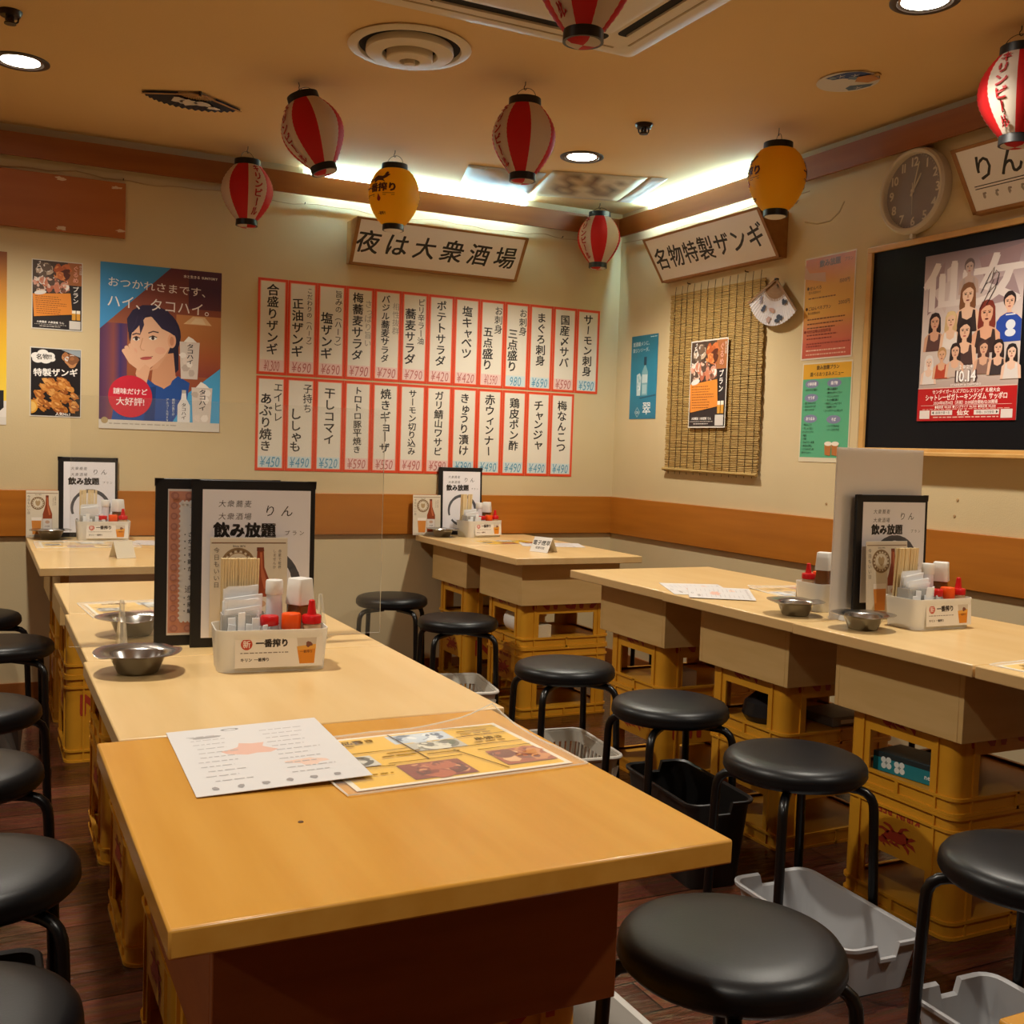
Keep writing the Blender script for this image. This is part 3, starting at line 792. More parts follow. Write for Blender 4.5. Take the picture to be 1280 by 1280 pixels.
# --- beer poster cut by the frame edge
c = Canvas(0.52, 0.745, '#e6e0d8')
c.grad(0, 0, 1, 0.86, ['#8a4a1c', '#c9861e', '#e0a818', '#ecc02a', '#f2d24a'])
c.poly([(0.55,0.80),(0.98,0.80),(0.98,0.90),(0.90,0.955),(0.55,0.955)], '#171418'); c.ell(0.90, 0.86, 0.035, 0.05, '#e6e0d8')
c.rect(0, 0.955, 1, 1, '#dcd6cc')
on_back(c, 'beer_poster', 'yellow beer poster cut off by the left edge of the picture', 'poster', -3.62, -3.101, 1.211, 1.956)

# --- slim teal poster
c = Canvas(0.257, 0.449, '#1f7f9e', mat=INKG)
c.grad(0, 0, 1, 1, ['#1c7390', '#2186a6', '#1f86a8', '#1b7596'])
c.text('居酒屋メシに、', 0.40, 0.10, 0.056, '#d4e6ea', bold=0.006, ang=0.02); c.text('翠ジンソーダ。', 0.40, 0.175, 0.056, '#d4e6ea', bold=0.006, ang=0.02)
c.rect(0.50, 0.26, 0.60, 0.36, '#0f3f58')
c.poly([(0.53,0.36),(0.57,0.36),(0.66,0.44),(0.66,0.72),(0.44,0.72),(0.44,0.44)], '#7fb4c2'); c.rect(0.45,0.47,0.65,0.57,'#c8dfe4'); c.rect(0.47,0.59,0.63,0.70,'#a6ccd6')
c.poly([(0.24,0.47),(0.36,0.45),(0.42,0.50),(0.40,0.72),(0.26,0.72)], '#c4dde2')
rn = random.Random(4)
for k in range(8): c.blob(0.33+rn.uniform(-.05,.05), 0.58+rn.uniform(-.1,.1), .03, .02, rn.choice(['#e6f2f4','#9cc4ce']), rn, 6)
c.poly([(0.36,0.745),(0.98,0.71),(0.98,0.73),(0.40,0.76)], '#155a76')
c.text('翠', 0.66, 0.875, 0.16, '#eef6f8', bold=0.006, sx=1.2); c.arc(0.31, 0.92, 0.10, 0.012, '#bcd8de', 0, 360, 4); c.text('GIN', 0.31, 0.92, 0.045, '#d4e6ea')
c.ticks(0.72, 0.025, 0.24, 0.008, '#cfe2e8', rn)
on_right(c, 'gin_poster', 'slim teal poster with a pale bottle, beside the reed blind', 'poster', -0.407, -0.149, 1.363, 1.812)

# --- drink plan sheet: orange and red
c = Canvas(0.306, 0.437, '#ddd0c0', mat=INKG)
c.grad(0.02, 0.015, 0.98, 0.985, ['#b5654e', '#cf8a5a', '#d9a24a', '#dba648', '#dba246', '#cf7a50', '#c25c46', '#bd523f'])
c.text('飲み放題', 0.50, 0.075, 0.072, '#4a1a1a', bold=0.035, ang=0.02); c.text('プラン', 0.86, 0.075, 0.04, '#4a1a1a', bold=0.01)
c.text('●せんべろ', 0.06, 0.30, 0.042, '#43240e', align='L', bold=0.02); c.text('1500円', 0.90, 0.27, 0.048, '#43240e', align='R', bold=0.015)
c.text('●ごはんべろプラン', 0.05, 0.50, 0.040, '#43240e', align='L', bold=0.02); c.text('2000円', 0.92, 0.475, 0.048, '#43240e', align='R', bold=0.015)
c.text('飲み放題90分', 0.10, 0.345, 0.028, '#5a3414', align='L'); c.text('飲み放題120分', 0.10, 0.545, 0.028, '#5a3414', align='L')
rn = random.Random(2)
for v, wd, cl in ((0.395,0.55,'#6a4018'),(0.60,0.75,'#6a4018'),(0.645,0.70,'#6a4018'),(0.685,0.55,'#6a4018'),(0.755,0.60,'#7a2818'),(0.79,0.5,'#7a2818'),(0.84,0.85,'#8a3424'),(0.865,0.3,'#8a3424'),(0.905,0.78,'#e8c4ac'),(0.945,0.78,'#e0b49c')):
    c.ticks(0.10, v, wd, 0.012, cl, rn)
c.text('●90分以降は追加料金', 0.04, 0.725, 0.038, '#7a1c14', align='L', bold=0.012)
c.poly([(0.0,0.06),(0.10,0.15),(0.42,0.165),(0.44,0.26),(0.30,0.24),(0.0,0.20)], '#c9a594')
on_right(c, 'drink_plan_sheet', 'orange and red laminated drink plan sheet pinned above the green menu sheet', 'sheet', -1.826, -1.520, 1.602, 2.039)
# --- green snack menu sheet
c = Canvas(0.300, 0.424, '#d9cfb4', mat=INKG)
c.rect(0.02, 0.015, 0.98, 0.165, '#dba32a'); c.rect(0.02, 0.165, 0.98, 0.955, '#57ad84')
c.text('飲み放題プラン', 0.52, 0.055, 0.046, '#2c2010', bold=0.03); c.text('選べるおつまみメニュー', 0.50, 0.120, 0.046, '#2c2010', bold=0.02, sx=0.95)
for t_, u, v in (('小鉢各種', 0.21, 0.215), ('揚げ物', 0.66, 0.215), ('サラダ', 0.21, 0.355), ('おつまみ', 0.21, 0.565), ('そば', 0.68, 0.575)):
    c.ell(u, v, 0.14, 0.042, '#7f84a6'); c.text(t_, u, v, 0.038, '#f0eef2', bold=0.03, sx=0.85)
LST = [(0.05, 0.275, 'おまかせ3点盛り'), (0.50, 0.275, '鶏もも唐揚げ'), (0.50, 0.312, '厚切りポテトフライ'), (0.50, 0.348, 'ミニメンチカツ'), (0.50, 0.383, 'ちくわ磯辺揚げ'), (0.47, 0.418, '子持ちししゃもフライ'),
       (0.50, 0.452, '白身魚フライ'), (0.46, 0.487, 'コーンクリームコロッケ'), (0.05, 0.408, '塩だれキャベツ'), (0.05, 0.442, 'おまかせサラダ'), (0.05, 0.478, 'ポテトサラダ'), (0.05, 0.625, '梅なんこつ'),
       (0.05, 0.662, '冷しゅうまい'), (0.03, 0.698, 'たらチャンジャ'), (0.05, 0.733, '枝豆'), (0.05, 0.768, '冷奴'), (0.05, 0.803, 'きゅうり一本漬'), (0.05, 0.838, '本日のお刺し'), (0.05, 0.873, 'とりかわポン酢'), (0.03, 0.908, '赤ウインナー'),
       (0.54, 0.640, 'ハーフざるそば'), (0.54, 0.676, 'ハーフかけそば')]
for u, v, t_ in LST: c.text('・'+t_, u, v, 0.027, '#14352a', align='L', bold=0.012, sx=0.86)
for u in (0.60, 0.74):
    c.poly([(u-0.07,0.82),(u+0.06,0.83),(u+0.05,0.935),(u-0.06,0.925)], '#b5713a'); c.ell(u, 0.815, 0.075, 0.022, '#eee4d4')
on_right(c, 'snack_menu_sheet', 'green laminated snack menu sheet with yellow heading, below the orange sheet', 'sheet', -1.838, -1.533, 1.166, 1.588)

# --- food plan poster hung on the blind
c = plan_poster()
c.w, c.h = 0.208, 0.303
o = c.obj('plan_poster', None, (-0.0285, -0.892, 1.526), R_RIGHT)
o.scale = (1.43, 1.41, 1.0)
tag(o, 'food plan poster with white border hanging on the reed blind', 'poster')

# --- reed blind (sudare)
t = thing('reed_blind', 'hanging reed blind with dark cords on the wall beside the corner', 'blind', (-0.006, -0.903, 1.09), (0, 0, -pi/2))
REED = noise_mix('reed', '#9c7e46', '#b8985a', scale=(3, 3, 60), nscale=6, rough=0.7)
mb = MB(); rn = random.Random(9); zz = 0.004; k = 0
BW = 0.745
while zz < 0.905:
    r = 0.0042
    n_ = 9; pts = []
    for i in range(n_):
        x = -BW/2+BW*i/(n_-1)
        pts.append((x+(rn.uniform(-.004,.004) if i in (0, n_-1) else 0), -0.007-0.0012*sin(i*1.9+k), zz+rn.uniform(-.0014,.0014)))
    mb.tube(pts, r, REED, 5, caps=True); zz += 0.0082; k += 1
mb.obj('reed_mat', t)
CORD = mat('dark_cord', '#3a2a18', rough=0.8)
for i in range(13):
    x = -BW/2+0.03+(BW-0.06)*i/12+(0.012 if i in (0, 1) else 0)
    MB().tube([(x, -0.0135, -0.012), (x+0.002, -0.0138, 0.25), (x-0.001, -0.0138, 0.55), (x+0.001, -0.0135, 0.905), (x, -0.009, 0.94)], 0.0015, CORD, 5).obj('cord', t)
MB().tube([(-BW/2-0.01, -0.014, 0.012), (BW/2+0.005, -0.014, 0.004)], 0.0075, REED, 8).obj('bottom_rod', t)
for i in (2, 10):
    x = -BW/2+0.03+(BW-0.06)*i/12
    MB().tube([(x, 0.004, 0.945), (x, -0.012, 0.945), (x, -0.014, 0.952)], 0.003, CORD, 6).obj('nail', t)

# --- folding fan on the wall
def folding_fan(name, label, loc, rot, R_, a0, a1, leafcol, spots, ribcol, r_in=0.42, n=22, edge=None):
    """pivot at the origin, opening between angles a0..a1 in the local XY plane; front +z"""
    t = thing(name, label, 'fan', loc, rot)
    LEAF = mat(name+'_leaf'+leafcol, leafcol, rough=0.7); RIBM = mat(name+'_rib'+ribcol, ribcol, rough=0.6)
    lf = MB(); vs = []; fs = []
    for i in range(2*n+1):
        a = a0+(a1-a0)*i/(2*n); z = 0.010 if i % 2 else 0.004
        vs += [(R_*r_in*cos(a), R_*r_in*sin(a), z*0.6), (R_*cos(a), R_*sin(a), z)]
        if i: fs.append((2*i-2, 2*i-1, 2*i+1, 2*i))
    lf.add(vs, fs, LEAF)
    for (a, r, s_, col) in spots:
        m_ = mat('fan_ink'+col, col, rough=0.7); rn = random.Random(int(a*100))
        for k in range(3):
            aa = a+rn.uniform(-.07,.07); rr = R_*(r+rn.uniform(-.05,.05)); q = []
            for j in range(10):
                tt = 2*pi*j/10; q.append((rr*cos(aa)+s_*cos(tt)*rn.uniform(.6,1.2), rr*sin(aa)+s_*sin(tt)*rn.uniform(.5,1.2), 0.0112+k*0.0002))
            lf.add(q, [tuple(range(10))], m_)
    lf.obj('pleated_leaf', t, smooth=0)
    for i in range(0, 2*n+1, 2):
        a = a0+(a1-a0)*i/(2*n); d = Vector((cos(a), sin(a), 0)); p = Vector((-sin(a), cos(a), 0)); hw = 0.006 if i in (0, 2*n) else 0.0028
        L_ = R_*(1.0 if i in (0, 2*n) else r_in+0.05); z = 0.0045 if i not in (0, 2*n) else 0.0125
        q = [d*0.0-p*hw*0.8, d*L_-p*hw, d*L_+p*hw, d*0.0+p*hw*0.8]
        MB().prism([(v.x, v.y) for v in q], z-0.0015, z, RIBM).obj('rib', t, smooth=0)
    MB().lathe([(0.0001, 0.0), (0.006, 0.0), (0.006, 0.016), (0.0001, 0.0175)], mat('fan_pin', '#2a2018', rough=0.4), 12).obj('pivot_pin', t)
    return t
folding_fan('folding_fan', 'open white folding fan with ink spots pinned beside the reed blind', (-0.028, -1.376, 1.968), (pi/2, 0, -pi/2), 0.205, rad(205), rad(313),
            '#e6e4e8', [(rad(240), .70, .012, '#3a4152'), (rad(262), .62, .012, '#b08a7c'), (rad(258), .84, .012, '#a88a80'), (rad(277), .86, .012, '#323a4a'), (rad(285), .84, .011, '#323a4a'), (rad(300), .60, .011, '#2e3646'), (rad(219), .62, .010, '#8a8088')], '#8f6b48', edge=None)
# fan pinned to the ceiling, seen edge on
folding_fan('folding_fan', 'open folding fan with a dark scalloped edge pinned flat on the ceiling', (-2.455, -0.895, H-0.001), (pi, 0, rad(3)), 0.225, rad(-150), rad(-33),
            '#2c2a36', [(rad(-95), .55, .036, '#d8d0c4'), (rad(-115), .56, .03, '#cfc8c0'), (rad(-75), .56, .032, '#d8d4d0'), (rad(-60), .74, .016, '#e6e2dc')], '#b08a5a', r_in=0.38, n=18)

# round paper fan (uchiwa) on the ceiling
t = thing('round_paper_fan', 'white round paper fan with blue flower print fixed to the ceiling', 'fan', (-0.49, -2.258, H-0.002), (pi, 0, rad(285)))
c = Canvas(0.222, 0.212, '#dcd8d4', th=0.002, dz=0.0002); c.V = []; c.F = []; c.C = []; c.z = 0.004
pts = []
for k in range(40):
    a = 2*pi*k/40; pts.append((0.5+0.49*cos(a), 0.5+0.49*sin(a)*(1 if sin(a) < 0 else 0.86)))
c.poly(pts, '#d6d3d0')
c.poly([(0.970,0.400),(0.900,0.200),(0.720,0.080),(0.480,0.075),(0.340,0.100),(0.380,0.240),(0.540,0.280),(0.660,0.440),(0.820,0.460)], '#34508c')
c.poly([(0.300,0.860),(0.420,0.900),(0.660,0.900),(0.760,0.820),(0.600,0.740),(0.440,0.660),(0.320,0.720)], '#5a7696')
c.blob(0.66, 0.38, 0.08, 0.08, '#6f8cae', random.Random(3)); c.blob(0.44, 0.16, 0.06, 0.06, '#7f9ab0', random.Random(4))
for (u, v) in ((0.76,0.28),(0.58,0.16),(0.50,0.80)):
    for k in range(5):
        a = 2*pi*k/5; c.line([(u,v),(u+0.07*cos(a),v+0.07*sin(a))], 0.014, '#c9cdd8')
c.poly([(0.97,0.38),(0.76,0.34),(0.62,0.50),(0.74,0.68),(0.97,0.66)], '#c08a58')
c.obj('printed_leaf', t)
MB().prism([(0.108*cos(2*pi*k/36), 0.098*sin(2*pi*k/36)) for k in range(36)], 0.0, 0.0035, PAPER).obj('bamboo_core', t)
MB().box(0.09, 0.122, -0.010, 0.010, 0.0, 0.006, mat('bamboo', '#c9a468', rough=0.6)).obj('handle', t, bevel=0.002)

# --- two large posters taped to the ceiling at the corner
def ceiling_sheet(name, label, corners, cols, seed, sag=0.02):
    """corners a,b,c,d (world xy, going round); a gently sagging printed sheet just under the ceiling"""
    rn = random.Random(seed); n = 10; m_ = 8; vs = []; cs = []; fs = []
    a, b_, c_, d = [Vector(p) for p in corners]
    for j in range(m_+1):
        for i in range(n+1):
            u, v = i/n, j/m_
            p = (a*(1-u)+b_*u)*(1-v)+(d*(1-u)+c_*u)*v
            z = H-0.003-sag*sin(pi*u)*0.5*sin(pi*v)-0.006*(sin(u*9+seed)+1)*v*(1-v)
            vs.append((p.x, p.y, z)); cs.append(lin(rn.choice(cols) if 0.12 < u < 0.9 and 0.1 < v < 0.85 else cols[0]))
    for j in range(m_):
        for i in range(n):
            k = j*(n+1)+i; fs.append((k, k+n+1, k+n+2, k+1))
    me = bpy.data.meshes.new(name); me.from_pydata(vs, [], fs)
    at = me.color_attributes.new('ink', 'FLOAT_COLOR', 'POINT'); at.data.foreach_set('color', [q for c in cs for q in (*c, 1)])
    me.materials.append(INK); me.polygons.foreach_set('use_smooth', [True]*len(fs)); me.update()
    o = bpy.data.objects.new(name, me); COL.objects.link(o)
    so = o.modifiers.new('thickness', 'SOLIDIFY'); so.thickness = 0.0008
    return tag(o, label, 'poster')
ceiling_sheet('ceiling_poster', 'pale blue grey poster sagging from the ceiling above the slanted menu sign', [(-1.16,-0.50),(-0.78,-0.56),(-0.66,-0.12),(-1.03,-0.08)], ['#b8b4aa','#a8aeb0','#c9c0b0','#a29a90','#bcae9c'], 3)
ceiling_sheet('ceiling_poster', 'brown and cream poster on the ceiling nearest the corner, behind the middle lantern', [(-0.775,-0.62),(-0.335,-0.76),(-0.20,-0.26),(-0.65,-0.12)], ['#c2ab86','#7a5e42','#5a4632','#b59a72','#8a6e4e','#cbb894'], 5)
ceiling_sheet('ceiling_poster', 'narrow white printed strip on the ceiling toward the reed blind wall', [(-0.325,-0.77),(-0.245,-0.80),(-0.12,-0.27),(-0.195,-0.25)], ['#d2cbbd','#c6c0b4','#dcd6ca'], 6, 0.008)

# --- blackboard with the event poster
t = thing('blackboard', 'large blackboard with pale wooden frame and chalk rail', 'blackboard', (-0.001, -1.908, 1.20), (0, 0, -pi/2))
BW2, BH2 = 1.80, 0.825
MB().box(0.026, BW2-0.026, -0.010, 0, 0.03, BH2-0.022, mat('black_board_face', '#0a0b11', rough=0.65, spec=0.2)).obj('writing_surface', t)
f = MB()
f.box(0, BW2, -0.022, 0, BH2-0.022, BH2, FRAMEW); f.box(0, 0.026, -0.022, 0, 0.02, BH2-0.022, FRAMEW); f.box(BW2-0.026, BW2, -0.022, 0, 0.02, BH2-0.022, FRAMEW); f.box(0, BW2, -0.022, 0, 0.0, 0.03, FRAMEW)
f.obj('frame', t, bevel=0.002)
MB().box(0, BW2, -0.065, -0.022, 0.0, 0.016, FRAMEW).obj('chalk_rail', t, bevel=0.003)

def bust(c, u, v, s_, skin, hair, top, long=True, hair2=None, look=0.0, mouth='#a04848', arms=None):
    """a small printed half-figure; s_ = head height as a fraction of the sheet height"""
    a = c.h/c.w; hw = s_*0.36*a
    def e(du, dv, ru, rv, col, **k): c.ell(u+du*s_*a, v+dv*s_, ru*s_*a, rv*s_, col, **k)
    def p(pts, col): c.poly([(u+x*s_*a, v+y*s_) for x, y in pts], col)
    if long: p([(-.46,-.25),(-.30,-.55),(0,-.63),(.30,-.55),(.46,-.25),(.52,.6),(.40,1.05),(.15,.7),(-.15,.7),(-.40,1.05),(-.52,.6)], hair)
    else: e(0, -.12, .44, .50, hair)
    p([(-.14,.3),(.14,.3),(.16,.62),(.55,.78),(.80,1.0),(.88,1.9),(-.88,1.9),(-.80,1.0),(-.55,.78),(-.16,.62)], skin)
    p([(-.50,.82),(-.36,.78),(-.30,1.15),(0,1.28),(.30,1.15),(.36,.78),(.50,.82),(.66,1.9),(-.66,1.9)], top)
    p([(-.34,-.15),(-.33,.12),(-.24,.36),(-.08,.49),(.08,.49),(.24,.36),(.33,.12),(.34,-.15),(.22,-.42),(-.22,-.42)], skin)
    p([(-.40,-.05),(-.38,-.40),(-.15,-.60),(.15,-.60),(.38,-.40),(.40,-.05),(.30,-.22),(.12,-.36),(-.08,-.33),(-.28,-.20)], hair2 or hair)
    for sx_ in (-.15, .15):
        e(sx_+look*.05, -.02, .075, .035, '#3a2824'); p([(sx_-.10,-.10),(sx_+.10,-.12),(sx_+.10,-.09),(sx_-.10,-.07)], hair)
    p([(-.02,.0),(.03,.0),(.06,.17),(-.05,.17)], '#b98468')
    e(look*.05, .29, .11, .04, mouth)
c = Canvas(0.437, 0.617, '#b9a9a4', mat=INKG)
c.grad(0, 0, 1, 0.80, ['#7a666c', '#b09a9a', '#c9b8b4', '#d2c4be', '#cdbdb6', '#b8a49c'])
for pts, col in (([(.05,.14),(.22,.05),(.18,.30),(.05,.36)],'#8f7478'), ([(.24,.10),(.34,.06),(.34,.26),(.26,.30)],'#cdbcb8'), ([(.56,.06),(.98,.02),(.94,.14),(.62,.18)],'#94787a'), ([(.66,.2),(.9,.18),(.98,.32),(.7,.34)],'#9c8486'), ([(.10,.22),(.3,.16),(.24,.36)],'#c4b0ac')):
    c.poly(pts, col)
c.text('仙女', 0.5, 0.20, 0.30, '#d6c8c2', bold=0.03, sx=1.2)
bust(c, 0.47, 0.105, 0.082, '#b59a8e', '#5e4c4a', '#a8948c', False)
bust(c, 0.47, 0.265, 0.115, '#e0b79c', '#7a4c30', '#33282a', True, mouth='#7a2a30')
bust(c, 0.88, 0.335, 0.095, '#dcae94', '#2a2022', '#2a4a9c', False)
c.poly([(.765,.445),(.80,.415),(.855,.398),(.905,.398),(.96,.415),(1,.44),(1,.56),(.765,.56)], '#2546a0'); c.ell(.90, .465, .045, .028, '#d8dce6'); c.ell(.90, .51, .05, .022, '#d8dce6'); c.rect(.85, .405, .94, .412, '#d8dce6')
bust(c, 0.14, 0.405, 0.092, '#cf9c80', '#2c2022', '#5a3a38', True)
bust(c, 0.31, 0.405, 0.090, '#e0b89c', '#c9a878', '#e0d4cc', True, '#d8bc8c')
bust(c, 0.67, 0.385, 0.120, '#d8a284', '#7a3026', '#3a2a2a', True, mouth='#5a1a20')
bust(c, 0.46, 0.475, 0.105, '#e0b498', '#2a2022', '#4a3434', True)
for u, v, s_, sk, ha, tp in ((0.10,0.645,.070,'#e6c4b0','#dcd4d0','#e0d6d2'),(0.235,0.605,.075,'#d8a888','#b58a5a','#b5442e'),(0.375,0.59,.080,'#dcae92','#2c2224','#c9b4a8'),(0.66,0.585,.078,'#d6a68a','#4a3230','#8a6a60'),(0.80,0.59,.080,'#dcb096','#2a2022','#3a3236'),(0.93,0.62,.078,'#e2bca6','#221c20','#d8d0cc')):
    bust(c, u, v, s_, sk, ha, tp, u not in (0.235,))
c.rect(0, 0.805, 1, 1, '#b8181e'); c.rect(0, 0.80, 1, 0.806, '#d8bcb0')
# signature scribble
c.line([(.60,.27),(.68,.17),(.72,.13),(.70,.20),(.74,.15),(.77,.17),(.74,.25),(.66,.34)], .007, '#2a2226'); c.line([(.64,.22),(.72,.20),(.66,.28),(.76,.22)], .006, '#2a2226'); c.line([(.70,.24),(.60,.36)], .005, '#2a2226')
c.text('2024', 0.50, 0.685, 0.030, '#f4ecea', bold=0.02, gap=0.3); c.text('10.14', 0.50, 0.738, 0.092, '#4a3436', bold=0.05, sx=0.85); c.text('10.14', 0.50, 0.738, 0.090, '#f8f4f2', bold=0.025, sx=0.85)
c.text('STADIUM in SAPPORO', 0.50, 0.790, 0.020, '#efe4e2', bold=0.02)
Y_ = '#fbeee6'
c.text('センダイガールズプロレスリング 札幌大会', 0.50, 0.826, 0.026, Y_, bold=0.02, sx=0.96); c.text('シャトレーゼガトーキングダム サッポロ', 0.50, 0.860, 0.040, Y_, bold=0.025, sx=0.80)
c.text('2024年10月14日（月祝）13:00試合開始/12:30開場', 0.50, 0.893, 0.024, Y_, bold=0.015, sx=0.9); c.rect(0.04, 0.907, 0.96, 0.9085, Y_)
c.text('◆最前席 ¥8,500 ◆リングサイド ¥6,500 ◆指定席 ¥5,500', 0.50, 0.918, 0.018, Y_, bold=0.015, sx=0.92)
rn = random.Random(4); c.ticks(0.06, 0.929, 0.88, 0.004, '#e8b8ac', rn)
for u0 in (0.03, 0.86): c.rect(u0, 0.937, u0+0.11, 0.987, '#e2d8d4')
c.rect(0.155, 0.938, 0.38, 0.966, '#e6dcd8'); c.rect(0.60, 0.938, 0.845, 0.966, '#e6dcd8')
c.poly([(.165,.952),(.185,.943),(.185,.961)], '#1a1616'); c.poly([(.835,.952),(.815,.943),(.815,.961)], '#1a1616')
c.text('座席が選べる', 0.28, 0.952, 0.018, '#2a2222', sx=1.0); c.text('手軽に当日受取', 0.71, 0.952, 0.018, '#2a2222', sx=1.0); c.text('仙女', 0.49, 0.953, 0.034, Y_, bold=0.03, sx=1.3)
c.ticks(0.18, 0.976, 0.66, 0.006, '#e8c4b8', rn)
on_right(c, 'event_poster', 'red based wrestling event poster with many fighters, on the blackboard', 'poster', -2.6375, -2.2005, 1.3335, 1.9505, x=-0.0125)

# --- wall clock
t = thing('wall_clock', 'round grey faced wall clock with white rim above the blackboard', 'clock', (-0.001, -2.137, 2.205), (pi/2, 0, -pi/2))
RIMM = mat('clock_rim', '#c9bfae', rough=0.45)
MB().lathe([(0.13,0),(0.158,0),(0.163,0.02),(0.160,0.040),(0.152,0.048),(0.142,0.046),(0.138,0.034),(0.138,0.0)], RIMM, 56).obj('rim', t)
c = Canvas(0.276, 0.276, '#6e6468', th=0.002, dz=0.0003); c.V = []; c.F = []; c.C = []; c.z = 0.002
c.circ(0.5, 0.5, 0.5, '#868088', 56)
for k in range(1, 13):
    a = rad(90-30*k); c.text(str(k), 0.5+0.405*cos(a), 0.5-0.405*sin(a), 0.17, '#d8d2cc', bold=0.025)
for k in range(60):
    a = 2*pi*k/60; r0, r1 = (.475, .492); c.line([(.5+r0*cos(a), .5+r0*sin(a)), (.5+r1*cos(a), .5+r1*sin(a))], 0.006 if k % 5 else 0.012, '#c9c2bc')
c.obj('dial', t, (0, 0, 0.020))
def hand(nm, ang, L_, wd, z, m, tail=0.02):
    d = Vector((sin(ang), cos(ang))); p = Vector((d.y, -d.x))
    q = [d*-tail-p*wd, d*-tail+p*wd, d*L_+p*wd*0.6, d*L_-p*wd*0.6]
    MB().prism([(v.x, v.y) for v in q][::-1], z, z+0.0012, m).obj(nm, t)
HM = mat('clock_hand', '#cfc8be', rough=0.4)
hand('hour_hand', rad(31), 0.070, 0.0045, 0.030, HM); hand('minute_hand', rad(14), 0.108, 0.0035, 0.032, HM); hand('second_hand', rad(178), 0.09, 0.0012, 0.034, HM, 0.03)
MB().lathe([(0.0001,0.029),(0.007,0.029),(0.007,0.036),(0.0001,0.037)], HM, 16).obj('hub', t)
MB().lathe([(0.0001,0.040),(0.141,0.040)], CLEARFILM, 56).obj('glass', t)
MB().box(-0.008, 0.008, -0.178, -0.160, 0.01, 0.03, RIMM).obj('pendulum_catch', t, bevel=0.002)
# small nail marks left in the right wall
for k, (y_, z_) in enumerate(((-1.72, 0.99), (-2.40, 1.045), (-2.39, 0.985))):
    o = MB().lathe([(0.0001,0.003),(0.005,0.0025),(0.006,0)], mat('nail_mark', '#a8875c', rough=0.7), 10).obj('wall_nail', loc=(0, y_, z_), rot=(pi/2, 0, -pi/2))
    tag(o, ('tiny nail mark on the wall left of the frosted panel', 'upper tiny nail mark below the blackboard', 'lower tiny nail mark below the blackboard')[k], 'nail')

